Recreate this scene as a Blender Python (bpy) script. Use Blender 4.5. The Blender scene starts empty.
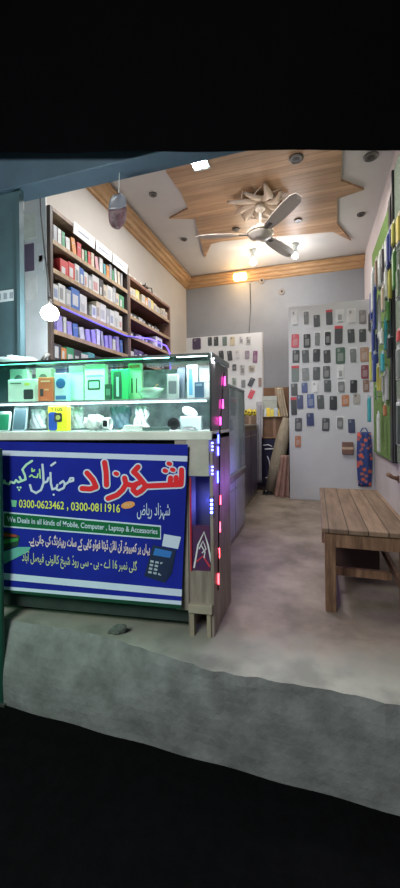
import bpy, bmesh, math, random
from mathutils import Vector, Matrix
R = math.radians
random.seed(11)
col = bpy.context.scene.collection
scene = bpy.context.scene

# ------------------------------------------------------------------ camera
H = 1.12; YAW = R(17.3); ROLL = R(0.6); F = 370.0; PX, PY = 200.0, 421.0
CAM = Vector((0, 0, H))
fwd = Vector((-math.sin(YAW), math.cos(YAW), 0))
rt0 = Vector((math.cos(YAW), math.sin(YAW), 0)); up0 = Vector((0, 0, 1))
rt = rt0 * math.cos(ROLL) - up0 * math.sin(ROLL)
up = up0 * math.cos(ROLL) + rt0 * math.sin(ROLL)
cd = bpy.data.cameras.new('camera'); cam = bpy.data.objects.new('camera', cd); col.objects.link(cam)
M = Matrix((rt, up, -fwd)).transposed().to_4x4(); M.translation = CAM
cam.matrix_world = M
cd.sensor_fit = 'VERTICAL'; cd.sensor_height = 24.0; cd.lens = F / 888 * 24.0
cd.shift_y = -(444 - PY) / 888.0 * 1.0
cd.clip_start = 0.02
scene.camera = cam

def ray(x, y): return fwd + rt * ((x - PX) / F) + up * ((PY - y) / F)
def hit(x, y, n, p):
    r = ray(x, y); n = Vector(n); return CAM + r * ((Vector(p) - CAM).dot(n) / r.dot(n))
def onX(x, y, X): return hit(x, y, (1, 0, 0), (X, 0, 0))
def onY(x, y, Y): return hit(x, y, (0, 1, 0), (0, Y, 0))
def onZ(x, y, Z): return hit(x, y, (0, 0, 1), (0, 0, Z))
def atd(x, y, d): return CAM + ray(x, y) * d

# ------------------------------------------------------------------ materials
def mat(name, c, rough=.6, metal=0, noise=0, scale=8, c2=None, emit=None, es=0, bump=0, stretch=None, spec=.5, alpha=None, trans=0):
    m = bpy.data.materials.new(name); m.use_nodes = True
    nt = m.node_tree; b = nt.nodes['Principled BSDF']
    b.inputs['Base Color'].default_value = (*c, 1); b.inputs['Roughness'].default_value = rough
    b.inputs['Metallic'].default_value = metal; b.inputs['Specular IOR Level'].default_value = spec
    b.inputs['Transmission Weight'].default_value = trans
    if emit: b.inputs['Emission Color'].default_value = (*emit, 1); b.inputs['Emission Strength'].default_value = es
    if noise or bump:
        tc = nt.nodes.new('ShaderNodeTexCoord'); mp = nt.nodes.new('ShaderNodeMapping')
        if stretch: mp.inputs['Scale'].default_value = stretch
        nz = nt.nodes.new('ShaderNodeTexNoise'); nz.inputs['Scale'].default_value = scale
        nz.inputs['Detail'].default_value = 6; nz.inputs['Roughness'].default_value = .62
        nt.links.new(tc.outputs['Object'], mp.inputs[0]); nt.links.new(mp.outputs[0], nz.inputs['Vector'])
        if noise:
            cr = nt.nodes.new('ShaderNodeValToRGB')
            a = c2 or tuple(v * (1 - noise) for v in c)
            cr.color_ramp.elements[0].position = .35; cr.color_ramp.elements[1].position = .68
            cr.color_ramp.elements[0].color = (*a, 1); cr.color_ramp.elements[1].color = (*c, 1)
            nt.links.new(nz.outputs['Fac'], cr.inputs[0]); nt.links.new(cr.outputs[0], b.inputs['Base Color'])
        if bump:
            bp_ = nt.nodes.new('ShaderNodeBump'); bp_.inputs['Strength'].default_value = bump; bp_.inputs['Distance'].default_value = .02
            nt.links.new(nz.outputs['Fac'], bp_.inputs['Height']); nt.links.new(bp_.outputs[0], b.inputs['Normal'])
    return m
_pc = {}
def pm(c, rough=.5, metal=0):
    k = (tuple(round(v, 3) for v in c), rough, metal)
    if k not in _pc: _pc[k] = mat('paint', c, rough, metal, noise=.18, scale=14)
    return _pc[k]
def glow(c, s): return mat('glow', (0.02, .02, .02), .5, emit=c, es=s)
def glass(tint, gl=.10, haze=0.0):
    m = bpy.data.materials.new('glass'); m.use_nodes = True; nt = m.node_tree; nt.nodes.clear()
    o = nt.nodes.new('ShaderNodeOutputMaterial'); t = nt.nodes.new('ShaderNodeBsdfTransparent'); g = nt.nodes.new('ShaderNodeBsdfGlossy')
    t.inputs[0].default_value = (*tint, 1); g.inputs['Roughness'].default_value = .06; g.inputs[0].default_value = (.9, 1, .97, 1)
    mx = nt.nodes.new('ShaderNodeMixShader'); fr = nt.nodes.new('ShaderNodeFresnel'); fr.inputs[0].default_value = 1.35
    nt.links.new(fr.outputs[0], mx.inputs[0]); nt.links.new(t.outputs[0], mx.inputs[1]); nt.links.new(g.outputs[0], mx.inputs[2])
    d = nt.nodes.new('ShaderNodeBsdfDiffuse'); d.inputs[0].default_value = (.8, .9, .9, 1)
    m2 = nt.nodes.new('ShaderNodeMixShader'); m2.inputs[0].default_value = haze
    nt.links.new(mx.outputs[0], m2.inputs[1]); nt.links.new(d.outputs[0], m2.inputs[2]); nt.links.new(m2.outputs[0], o.inputs[0])
    return m
def wood(name, a, b, scale=3, stretch=(1, 12, 12), rough=.55): return mat(name, b, rough, noise=1, c2=a, scale=scale, stretch=stretch, bump=.15)

# planks material: darker seams along one axis
def planks(name, a, b, axis, step, seam=(.05, .03, .02), rough=.45, w=.05):
    m = wood(name, a, b, 2.2, (1, 9, 1) if axis == 0 else (9, 1, 1), rough)
    nt = m.node_tree; bs = nt.nodes['Principled BSDF']
    tc = nt.nodes.new('ShaderNodeTexCoord'); sp = nt.nodes.new('ShaderNodeSeparateXYZ'); nt.links.new(tc.outputs['Object'], sp.inputs[0])
    dv = nt.nodes.new('ShaderNodeMath'); dv.operation = 'DIVIDE'; dv.inputs[1].default_value = step; nt.links.new(sp.outputs[1 if axis == 0 else 0], dv.inputs[0])
    fr = nt.nodes.new('ShaderNodeMath'); fr.operation = 'FRACT'; nt.links.new(dv.outputs[0], fr.inputs[0])
    lt = nt.nodes.new('ShaderNodeMath'); lt.operation = 'LESS_THAN'; lt.inputs[1].default_value = w; nt.links.new(fr.outputs[0], lt.inputs[0])
    fl = nt.nodes.new('ShaderNodeMath'); fl.operation = 'FLOOR'; nt.links.new(dv.outputs[0], fl.inputs[0])
    wn = nt.nodes.new('ShaderNodeTexWhiteNoise'); wn.noise_dimensions = '1D'; nt.links.new(fl.outputs[0], wn.inputs['W'])
    mr = nt.nodes.new('ShaderNodeMapRange'); mr.inputs[3].default_value = .72; mr.inputs[4].default_value = 1.12; nt.links.new(wn.outputs[0], mr.inputs[0])
    src = bs.inputs['Base Color'].links[0].from_socket
    mu = nt.nodes.new('ShaderNodeMix'); mu.data_type = 'RGBA'; mu.blend_type = 'MULTIPLY'; mu.inputs[0].default_value = 1
    nt.links.new(src, mu.inputs[6]); nt.links.new(mr.outputs[0], mu.inputs[7])
    mx = nt.nodes.new('ShaderNodeMix'); mx.data_type = 'RGBA'; mx.inputs[7].default_value = (*seam, 1)
    nt.links.new(lt.outputs[0], mx.inputs[0]); nt.links.new(mu.outputs[2], mx.inputs[6]); nt.links.new(mx.outputs[2], bs.inputs['Base Color'])
    return m

# ------------------------------------------------------------------ objects
def link(o): col.objects.link(o); return o
def tag(o, label=None, cat=None, group=None, kind=None):
    if label: o['label'] = label
    if cat: o['category'] = cat
    if group: o['group'] = group
    if kind: o['kind'] = kind
    return o
def thing(name, label, cat, loc=(0, 0, 0), rz=0, group=None, rx=0, ry=0):
    o = link(bpy.data.objects.new(name, None)); o.empty_display_size = .05
    o.location = loc; o.rotation_euler = (rx, ry, rz)
    return tag(o, label, cat, group)
def obj(name, bm, m, parent=None, world=False, smooth=False, loc=None):
    if world and parent: bmesh.ops.translate(bm, verts=bm.verts, vec=-parent.location)
    bmesh.ops.recalc_face_normals(bm, faces=bm.faces)
    me = bpy.data.meshes.new(name); bm.to_mesh(me); bm.free()
    if smooth:
        for p in me.polygons: p.use_smooth = True
    if not isinstance(m, (list, tuple)): m = [m]
    for q in m: me.materials.append(q)
    o = link(bpy.data.objects.new(name, me)); o.parent = parent
    if loc: o.location = loc
    return o
def struct(name, bm, m, label, cat, parent=None, smooth=False):
    o = obj(name, bm, m, parent, smooth=smooth)
    return tag(o, label, cat, kind='structure')
def nb(): return bmesh.new()
def box(bm, x0, x1, y0, y1, z0, z1, bev=0, fn=None):
    vs = [bm.verts.new((x, y, z)) for x in (x0, x1) for y in (y0, y1) for z in (z0, z1)]
    fs = [bm.faces.new([vs[i] for i in q]) for q in ((0, 1, 3, 2), (4, 6, 7, 5), (0, 4, 5, 1), (2, 3, 7, 6), (0, 2, 6, 4), (1, 5, 7, 3))]
    if bev:
        es = list({e for f in fs for e in f.edges})
        r = bmesh.ops.bevel(bm, geom=es, offset=bev, segments=2, affect='EDGES', profile=.5)
        vs = list({v for v in vs if v.is_valid} | set(r['verts']))
    if fn:
        for v in vs: v.co = fn(v.co)
    return bm
def B(*a, **k): return box(nb(), *a, **k)
def prism(bm, pts, d, axis='z', base=0):
    """closed polygon pts (u,v) extruded by d; axis tells the extrusion direction"""
    def P(u, v, w): return {'z': (u, v, w), 'y': (u, w, v), 'x': (w, u, v)}[axis]
    a = [bm.verts.new(P(u, v, base)) for u, v in pts]; b = [bm.verts.new(P(u, v, base + d)) for u, v in pts]
    n = len(pts); bm.faces.new(a); bm.faces.new(b[::-1])
    for i in range(n): bm.faces.new((a[i], a[(i + 1) % n], b[(i + 1) % n], b[i]))
    return bm
def rrect(x0, x1, y0, y1, r, k=4):
    P = []
    for cx, cy, a0 in ((x1 - r, y1 - r, 0), (x0 + r, y1 - r, 90), (x0 + r, y0 + r, 180), (x1 - r, y0 + r, 270)):
        for i in range(k + 1):
            a = R(a0 + 90 * i / k); P.append((cx + r * math.cos(a), cy + r * math.sin(a)))
    return P
def lathe(bm, prof, n=24, c=(0, 0, 0), axis='z'):
    rings = []
    for r, z in prof:
        ring = []
        for i in range(n):
            a = 2 * math.pi * i / n; p = (r * math.cos(a), r * math.sin(a), z)
            if axis == 'y': p = (p[0], p[2], p[1])
            if axis == 'x': p = (p[2], p[0], p[1])
            ring.append(bm.verts.new((p[0] + c[0], p[1] + c[1], p[2] + c[2])))
        rings.append(ring)
    for a, b in zip(rings, rings[1:]):
        for i in range(n): bm.faces.new((a[i], a[(i + 1) % n], b[(i + 1) % n], b[i]))
    for q in (rings[0], rings[-1]):
        try: bm.faces.new(q)
        except ValueError: pass
    return bm
def tube(bm, pts, r, n=8):
    pts = [Vector(p) for p in pts]; rings = []
    for i, p in enumerate(pts):
        t = (pts[min(i + 1, len(pts) - 1)] - pts[max(i - 1, 0)]).normalized()
        a = t.cross(Vector((0, 0, 1)));
        if a.length < .05: a = t.cross(Vector((1, 0, 0)))
        a.normalize(); b = t.cross(a)
        rr = r[i] if isinstance(r, (list, tuple)) else r
        rings.append([bm.verts.new(p + (a * math.cos(2 * math.pi * k / n) + b * math.sin(2 * math.pi * k / n)) * rr) for k in range(n)])
    for a, b in zip(rings, rings[1:]):
        for k in range(n): bm.faces.new((a[k], a[(k + 1) % n], b[(k + 1) % n], b[k]))
    bm.faces.new(rings[0]); bm.faces.new(rings[-1][::-1]); return bm
def ball(bm, c, r, sz=1, seg=16):
    m = Matrix.Translation(c) @ Matrix.Diagonal((1, 1, sz, 1))
    bmesh.ops.create_uvsphere(bm, u_segments=seg, v_segments=seg // 2, radius=r, matrix=m); return bm
def grid(fn, nu, nv, bm=None):
    bm = bm or nb(); g = [[bm.verts.new(fn(i / nu, j / nv)) for j in range(nv + 1)] for i in range(nu + 1)]
    for i in range(nu):
        for j in range(nv): bm.faces.new((g[i][j], g[i + 1][j], g[i + 1][j + 1], g[i][j + 1]))
    return bm
def solid(bm, t):
    bmesh.ops.recalc_face_normals(bm, faces=bm.faces)
    bmesh.ops.solidify(bm, geom=bm.faces[:], thickness=t); return bm
ORD = ['zeroth', 'first', 'second', 'third', 'fourth', 'fifth', 'sixth', 'seventh', 'eighth', 'ninth', 'tenth', 'eleventh', 'twelfth', 'thirteenth', 'fourteenth', 'fifteenth', 'sixteenth', 'seventeenth', 'eighteenth', 'nineteenth', 'twentieth', 'twenty-first', 'twenty-second', 'twenty-third', 'twenty-fourth']

# ------------------------------------------------------------------ text
AR = {'ا': 'FE8D FE8E', 'آ': 'FE81 FE82', 'ب': 'FE8F FE90 FE91 FE92', 'پ': 'FB56 FB57 FB58 FB59', 'ت': 'FE95 FE96 FE97 FE98', 'ٹ': 'FB66 FB67 FB68 FB69',
      'ج': 'FE9D FE9E FE9F FEA0', 'خ': 'FEA5 FEA6 FEA7 FEA8', 'د': 'FEA9 FEAA', 'ڈ': 'FB88 FB89', 'ر': 'FEAD FEAE', 'ز': 'FEAF FEB0', 'س': 'FEB1 FEB2 FEB3 FEB4',
      'ش': 'FEB5 FEB6 FEB7 FEB8', 'ص': 'FEB9 FEBA FEBB FEBC', 'ض': 'FEBD FEBE FEBF FEC0', 'ف': 'FED1 FED2 FED3 FED4', 'ق': 'FED5 FED6 FED7 FED8', 'ک': 'FB8E FB8F FB90 FB91', 'گ': 'FB92 FB93 FB94 FB95',
      'ل': 'FEDD FEDE FEDF FEE0', 'م': 'FEE1 FEE2 FEE3 FEE4', 'ن': 'FEE5 FEE6 FEE7 FEE8', 'و': 'FEED FEEE', 'ہ': 'FBA6 FBA7 FBA8 FBA9', 'ئ': 'FE89 FE8A FE8B FE8C',
      'ی': 'FBFC FBFD FBFE FBFF', 'ے': 'FBAE FBAF', 'ں': 'FB9E FB9F'}
def shape(s):
    out = []
    for i, ch in enumerate(s):
        if ch not in AR: out.append(ch); continue
        f = [chr(int(v, 16)) for v in AR[ch].split()]
        prev = i > 0 and s[i - 1] in AR and len(AR[s[i - 1]].split()) == 4
        nxt = i + 1 < len(s) and s[i + 1] in AR and len(f) == 4
        out.append(f[3] if prev and nxt else f[1] if prev else f[2] if nxt else f[0])
    # right-to-left: reverse, digits keep their order
    out = out[::-1]; t = ''.join(out)
    import re
    return re.sub(r'[0-9]+', lambda m: m.group(0)[::-1], t)
def text_bm(s, off=0.0, shear=0, space=1.0, fit=None):
    """flat text as bmesh, normalised to the unit square (fit: bbox of the same text without offset)"""
    c = bpy.data.curves.new('lettering', 'FONT'); c.body = s; c.size = 1; c.offset = off; c.shear = shear; c.space_character = space
    c.resolution_u = 3; c.fill_mode = 'FRONT'
    o = bpy.data.objects.new('lettering', c); col.objects.link(o)
    dg = bpy.context.evaluated_depsgraph_get(); me = bpy.data.meshes.new_from_object(o.evaluated_get(dg))
    bm = nb(); bm.from_mesh(me); bpy.data.meshes.remove(me); bpy.data.objects.remove(o); bpy.data.curves.remove(c)
    xs = [v.co.x for v in bm.verts]; ys = [v.co.y for v in bm.verts]
    bb = fit or (min(xs), max(xs), min(ys), max(ys))
    for v in bm.verts: v.co = Vector(((v.co.x - bb[0]) / (bb[1] - bb[0]), (v.co.y - bb[2]) / (bb[3] - bb[2]), 0))
    return bm, bb

# ------------------------------------------------------------------ common materials
M_wall = mat('plaster', (.27, .28, .30), .75, noise=.12, scale=2.5, bump=.05)
M_wallL = mat('plaster_cream', (.50, .46, .42), .75, noise=.10, scale=2.0, bump=.05)
M_wallR = mat('plaster_pink', (.62, .55, .55), .75, noise=.12, scale=3, bump=.05)
M_ceil = mat('gypsum', (.56, .53, .50), .7, noise=.06, scale=3)
M_part = mat('white_laminate', (.50, .50, .52), .45, noise=.10, scale=2.2)
M_floor = mat('concrete_floor', (.31, .25, .20), .6, noise=1, c2=(.14, .11, .085), scale=2.6, bump=.12)
def sill_blend(m):
    nt = m.node_tree; bs = nt.nodes['Principled BSDF']; src = bs.inputs['Base Color'].links[0].from_socket
    tc = nt.nodes.new('ShaderNodeTexCoord'); sp = nt.nodes.new('ShaderNodeSeparateXYZ'); nt.links.new(tc.outputs['Object'], sp.inputs[0])
    nz = nt.nodes.new('ShaderNodeTexNoise'); nz.inputs['Scale'].default_value = 5; nz.inputs['Detail'].default_value = 5; nt.links.new(tc.outputs['Object'], nz.inputs['Vector'])
    ad = nt.nodes.new('ShaderNodeMath'); ad.operation = 'MULTIPLY_ADD'; ad.inputs[1].default_value = .5; nt.links.new(nz.outputs['Fac'], ad.inputs[0]); nt.links.new(sp.outputs[1], ad.inputs[2])
    mr = nt.nodes.new('ShaderNodeMapRange'); mr.inputs[1].default_value = 1.98; mr.inputs[2].default_value = 2.28; mr.inputs[3].default_value = 1; mr.inputs[4].default_value = 0; nt.links.new(ad.outputs[0], mr.inputs[0])
    cr = nt.nodes.new('ShaderNodeValToRGB'); cr.color_ramp.elements[0].color = (.24, .245, .21, 1); cr.color_ramp.elements[1].color = (.42, .42, .36, 1)
    cr.color_ramp.elements[0].position = .35; cr.color_ramp.elements[1].position = .65; nt.links.new(nz.outputs['Fac'], cr.inputs[0])
    mx = nt.nodes.new('ShaderNodeMix'); mx.data_type = 'RGBA'; nt.links.new(mr.outputs[0], mx.inputs[0]); nt.links.new(src, mx.inputs[6]); nt.links.new(cr.outputs[0], mx.inputs[7]); nt.links.new(mx.outputs[2], bs.inputs['Base Color'])
sill_blend(M_floor)
M_kerb = mat('rough_concrete', (.26, .265, .26), .9, noise=1, c2=(.15, .154, .148), scale=7, bump=.6)
M_street = mat('asphalt', (.003, .003, .0035), .95, noise=.5, scale=20, bump=.5, spec=.1)  # near black, so the street stays dark under the front light
M_dark = mat('night_black', (.0012, .0012, .0015), .95, noise=.3, scale=3, spec=.05)  # night darkness put into the colour of the added sheet
M_beam = mat('blue_paint', (.06, .105, .145), .6, noise=.35, scale=2.5, bump=.05)
M_pier = mat('teal_paint', (.05, .10, .115), .55, noise=.35, scale=2, bump=.05)
M_corn = wood('cornice_wood', (.36, .20, .09), (.52, .32, .16), 4, (1, 1, 6))
M_plank = planks('ceiling_planks', (.40, .23, .12), (.56, .35, .21), 0, .085, seam=(.20, .11, .06))
M_lip = mat('brown_edge', (.22, .13, .08), .6, noise=.2)
M_bench = planks('bench_planks', (.15, .09, .055), (.30, .195, .125), 1, .105, seam=(.04, .02, .01), rough=.6, w=.06)
M_leg = wood('bench_wood', (.11, .055, .03), (.27, .15, .085), 5, (8, 8, 1))
M_case = wood('bookcase_wood', (.15, .09, .055), (.27, .17, .10), 4, (1, 8, 1))
M_caseD = wood('bookcase_dark', (.055, .04, .035), (.10, .07, .055), 4, (8, 8, 1))
M_edge = wood('shelf_edge', (.30, .20, .11), (.46, .32, .19), 4, (1, 8, 1))
M_ply = wood('grey_plywood', (.20, .16, .13), (.38, .32, .27), 3, (7, 7, 1))
M_white = mat('white_paint', (.66, .70, .68), .45, noise=.12, scale=4)
M_paper = mat('paper', (.75, .75, .73), .6, noise=.05)
M_alu = mat('aluminium', (.42, .45, .46), .3, metal=.9, noise=.15)
M_blk = mat('black_plastic', (.012, .012, .014), .35, noise=.2)
M_char = mat('charcoal', (.045, .045, .05), .4, noise=.2)
M_glass = glass((.95, .99, .975))
M_glass2 = glass((.92, .95, .96), haze=.22)  # haze adds the side glass's pale reflection as a diffuse tint
M_card = mat('brown_card', (.30, .18, .10), .8, noise=.2, scale=6)

# ------------------------------------------------------------------ setting
XL, XR, YF, YB, ZC = -2.18, .75, 1.95, 6.25, 3.65
bm = nb(); box(bm, -3.4, 2.6, 1.72, YB + .1, -.12, 0)
def jag(x): return 1.632 + .018 * math.sin(x * 7) + .012 * math.sin(x * 23) - (.05 if False else 0)
# front edge of the slab with a broken, uneven lip
N = 120; xs = [-3.4 + 6.0 * i / N for i in range(N + 1)]
EDGE = [(-3.4, 1.70)] + [(p.x, p.y) for p in (onZ(*q, 0) for q in ((2, 619), (60, 628), (108, 637), (160, 654), (200, 667), (212, 671), (258, 678), (290, 684), (330, 690)))] + [(2.6, 1.50)]
def lip(i):
    x = xs[i]
    for (xa, ya), (xb, yb) in zip(EDGE, EDGE[1:]):
        if xa <= x <= xb: return ya + (yb - ya) * (x - xa) / (xb - xa) + .005 * math.sin(x * 43) + .003 * math.sin(x * 91)
    return EDGE[-1][1]
tp = [bm.verts.new((xs[i], lip(i), 0)) for i in range(N + 1)]; bk = [bm.verts.new((xs[i], 1.72, 0)) for i in range(N + 1)]
lo = [bm.verts.new((xs[i], lip(i) + .004, -.03)) for i in range(N + 1)]
for i in range(N):
    bm.faces.new((tp[i], tp[i + 1], bk[i + 1], bk[i])); bm.faces.new((lo[i], lo[i + 1], tp[i + 1], tp[i]))
struct('floor', bm, M_floor, 'brown grey concrete shop floor with worn patches', 'floor')
bm = grid(lambda u, v: (-3.4 + 6 * u, (1.61 - .02 * u) + (lip(round(u * N)) - (1.61 - .02 * u)) * v ** 3 + .004 * math.sin(u * 90 + v * 9) * (v < 1), -.43 + .43 * v), 120, 10)
struct('trim_1', bm, M_kerb, 'rough grey concrete face of the raised step below the shop floor', 'step')
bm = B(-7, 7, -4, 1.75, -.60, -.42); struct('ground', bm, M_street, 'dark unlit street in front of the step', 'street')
struct('wall_left', B(XL - .1, XL, YF, YB + .1, 0, ZC), M_wallL, 'cream left wall behind the bookcases', 'wall')
struct('wall_right', B(XR, XR + .1, YF, YB + .1, 0, ZC), M_wallR, 'pale pinkish right wall behind the green display boards', 'wall')
struct('wall_back', B(XL, XR, YB, YB + .1, 0, ZC), M_wall, 'grey back wall under the wooden cornice', 'wall')
struct('ceiling', B(XL - .1, XR + .1, YF, YB + .1, ZC, ZC + .1), M_ceil, 'white gypsum ceiling around a plank inlay', 'ceiling')
# plank inlay with star points
zp = ZC - .025
ip = [(205, 258), (211, 244), (222, 241.5), (270, 237), (333, 232), (351, 241), (337, 224), (337, 199), (364, 190), (341, 181), (342, 155), (342, 120), (300, 60), (160, 60), (150, 140), (165, 156), (166, 172), (181, 193), (188, 209), (169, 219), (195, 219)]
pts = [onZ(x, y, zp) for x, y in ip]
bm = prism(nb(), [(p.x, max(p.y, YF + .05)) for p in pts], .024, 'z', zp)
struct('trim_2', bm, M_plank, 'honey coloured plank inlay with pointed star corners in the ceiling', 'ceiling inlay')
for q in ([(188, 206), (170, 219), (196, 220)], [(205, 259), (211, 244), (222, 242)]):
    pass
# cornices: stepped profile
def cornice(name, p0, p1, nrm, label):
    prof = [(0, -.02), (.14, -.02), (.15, -.045), (.12, -.055), (.11, -.085), (.075, -.10), (.06, -.135), (.03, -.15), (.025, -.17), (0, -.18)]
    bm = nb(); p0, p1, nrm = Vector(p0), Vector(p1), Vector(nrm); a = []; b = []
    for o, z in prof:
        a.append(bm.verts.new(p0 + nrm * o + Vector((0, 0, z)))); b.append(bm.verts.new(p1 + nrm * o + Vector((0, 0, z))))
    for i in range(len(prof) - 1): bm.faces.new((a[i], a[i + 1], b[i + 1], b[i]))
    struct(name, bm, M_corn, label, 'cornice')
cornice('trim_3', (XL, YF, ZC), (XL, YB, ZC), (1, 0, 0), 'golden brown moulded cornice along the left wall')
cornice('trim_4', (XL, YB, ZC), (XR, YB, ZC), (0, -1, 0), 'golden brown moulded cornice along the back wall')
# front pier + beam + unlit upper facade
pe = onY(22, 260, YF).x
bm = nb(); box(bm, -4.2, pe, YF - .0, YF + .02, 0, 2.64); box(bm, pe - .025, pe, YF - .02, YF, 1.0, 2.6)
struct('wall_front', bm, M_pier, 'dark teal painted pier left of the shop opening', 'wall')
za, zb = onY(22, 192, YF).z, onY(135, 159, YF).z
bm = nb(); box(bm, -4.2, 2.4, YF - .03, YF + .12, (za + zb) / 2, 2.95, bev=.006); struct('trim_5', bm, M_beam, 'blue painted beam across the top of the shop opening', 'beam')
# added black sheet, keeps the upper facade dark above the opening
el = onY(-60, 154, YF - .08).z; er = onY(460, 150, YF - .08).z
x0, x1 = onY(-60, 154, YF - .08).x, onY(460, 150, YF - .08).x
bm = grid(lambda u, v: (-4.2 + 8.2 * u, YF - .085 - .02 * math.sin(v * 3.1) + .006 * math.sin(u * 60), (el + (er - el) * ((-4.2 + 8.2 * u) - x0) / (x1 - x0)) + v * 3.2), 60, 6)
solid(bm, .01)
struct('trim_6', bm, M_dark, 'black sheet added to darken the unlit upper front of the shop', 'dark sheet')
bm = B(XR, 4.2, YF - .02, YF + .1, 0, 2.95); struct('wall_front.001', bm, M_pier, 'dark pier right of the shop opening', 'wall')
# white partition with display
YP = 5.39; xp0 = onY(289, 400, YP).x
bm = B(xp0, XR - .002, YP, YP + .04, onY(289, 503, YP).z * 0 + .0, onY(320, 304, YP).z, bev=.004)
struct('wall_partition', bm, M_part, 'white laminate partition covered with phone cases', 'partition')
struct('trim_7', B(xp0, xp0 + .2, YP + .04, YB - .02, 0, 0.02), M_part, 'low floor strip behind the partition', 'trim') if False else None

# ------------------------------------------------------------------ ceiling fittings
M_rim = mat('dull_metal', (.16, .15, .14), .4, metal=.6, noise=.2)
k = 0
for (x, y, zz, r, desc) in ((153, 194, ZC, .045, 'nearest the hanging pennant'), (184, 239, ZC, .045, 'left of the fan blade tip'), (296, 158, zp, .07, 'black, in the planks nearest the beam'), (371, 156, ZC, .07, 'black, at the right end nearest the beam'),
                            (361, 214, ZC, .05, 'in the white gypsum below the right star point'), (298, 220, zp, .05, 'in the planks right of the fan'), (236, 229, zp, .05, 'in the planks just above the fan blade')):
    p = onZ(x, y, zz); t = thing('downlight', 'small unlit round downlight ' + desc, 'downlight', p, 0, 'unlit ceiling downlights')
    obj('rim', lathe(nb(), [(r, -.001), (r, -.012), (r * .8, -.018), (r * .72, -.014)], 20), M_rim, t)
    obj('lens', lathe(nb(), [(r * .72, -.008), (r * .5, -.014), (.001, -.016)], 16), M_blk, t)
p = onZ(200, 163, zp); t = thing('square_downlight', 'bright square white downlight in the planks near the beam', 'downlight', p)
obj('rim', B(-.085, .085, -.085, .085, -.015, 0, bev=.004), M_white, t)
for s in (-1, 1): obj('lamp_face', B(s * .037 - .03, s * .037 + .03, -.05, .05, -.022, -.015, bev=.003), glow((.85, .93, 1), 60), t)
def bulb(x, y, label, c, s, r=.042):
    p = onZ(x, y - 12, ZC); q = onY(x, y, p.y)
    t = thing('ceiling_bulb', label, 'light bulb', (p.x, p.y, ZC))
    h = ZC - q.z
    obj('lamp_holder', lathe(nb(), [(.05, 0), (.05, -.02), (.03, -.03), (.026, -h + r + .01), (.02, -h + r)], 16), M_white, t, smooth=True)
    obj('globe', lathe(nb(), [(.02, -h + r * 1.1), (r * .8, -h + r * .6), (r, -h), (r * .8, -h - r * .6), (.003, -h - r)], 18), glow(c, s), t, smooth=True)
    return q
b1 = bulb(253, 262, 'glowing warm white globe bulb nearest the fan hub', (1, .88, .7), 22, .055)
b2 = bulb(295, 256, 'glowing white globe bulb right of the fan blade', (.95, .97, 1), 16, .045)
p = onY(241, 278, YB - .02); t = thing('wall_lamp', 'warm yellow wall lamp below the back cornice', 'wall lamp', p)
obj('bracket', B(-.03, .03, -.04, .02, -.02, .05, bev=.005), M_white, t)
obj('lamp_shade', prism(nb(), rrect(-.11, .11, -.06, .045, .03), -.07, 'y', -.04), glow((1, .62, .22), 14), t)
for (x, y, d) in ((262, 281, 'small dark round socket under the back cornice'), (282, 292, 'small brown round wall socket above the partition')):
    p = onY(x, y, YB); t = thing('wall_socket', d, 'socket', p)
    obj('plate', lathe(nb(), [(.05, 0), (.05, -.02), (.035, -.03)], 18, axis='y'), pm((.32, .28, .25)), t)
    obj('hole', lathe(nb(), [(.02, -.03), (.018, -.036), (.001, -.036)], 12, axis='y'), M_blk, t)
p0 = onY(250, 283, YB - .015); p1 = onY(249, 334, YB - .015)
tag(obj('wire', tube(nb(), [p0, p0.lerp(p1, .5) + Vector((.02, 0, 0)), p1], .006, 6), M_char), 'thin dark wire hanging down the back wall below the lamp', 'wire')

tag(obj('wire', tube(nb(), [onX(398, 168, XR - .01), onX(392, 190, XR - .01), onX(386.5, 216, XR - .01)], .008, 6), M_blk), 'dark cable running along the top of the right wall', 'wire')
# ceiling medallion and fan
fc = onZ(260, 201, zp); M_fan = mat('champagne_metal', (.62, .54, .46), .4, metal=.15, noise=.1)
t = thing('ceiling_medallion', 'carved beige leaf medallion around the fan mount', 'ceiling ornament', (fc.x, fc.y, zp))
def leaf(L, w, th, lift):
    bm = nb(); n = 10; prev = None; rows = []
    for i in range(n + 1):
        s = i / n; hw = w * math.sin(math.pi * min(1, s * .92 + .08)) ** .7 * (1 - .25 * s) + .002
        x = .05 + L * s; z = -.012 - lift * math.sin(s * math.pi * .9); y = .05 * math.sin(s * 4)
        rows.append([bm.verts.new((x, y - hw, z)), bm.verts.new((x, y, z - .018)), bm.verts.new((x, y + hw, z))])
    for a, b in zip(rows, rows[1:]):
        for q in (0, 1): bm.faces.new((a[q], a[q + 1], b[q + 1], b[q]))
    solid(bm, th); return bm
M_med = mat('beige_plaster', (.62, .50, .40), .45, noise=.15)
for i in range(9):
    bm = leaf(.33 if i % 2 else .26, .055, .006, .05); bmesh.ops.rotate(bm, verts=bm.verts, matrix=Matrix.Rotation(2 * math.pi * i / 9 + .2, 3, 'Z'))
    obj('carved_leaf', bm, M_med, t, smooth=True)
    a = 2 * math.pi * (i + .5) / 9 + .2
    pts = [(math.cos(a + s * .9) * (.12 + .2 * s), math.sin(a + s * .9) * (.12 + .2 * s), -.02 - .04 * math.sin(s * 3.1)) for s in [j / 8 for j in range(9)]]
    obj('scroll', tube(nb(), pts, [.012 * (1.2 - j / 9) for j in range(9)], 6), M_med, t, smooth=True)
obj('center_disc', lathe(nb(), [(.13, -.002), (.13, -.014), (.09, -.035), (.04, -.045)], 24), M_med, t, smooth=True)
hz = onY(260, 233, fc.y).z
t = thing('ceiling_fan', 'beige three-blade ceiling fan hanging at rest', 'ceiling fan', (fc.x, fc.y, zp - .045)); dz = hz - (zp - .045)
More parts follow.
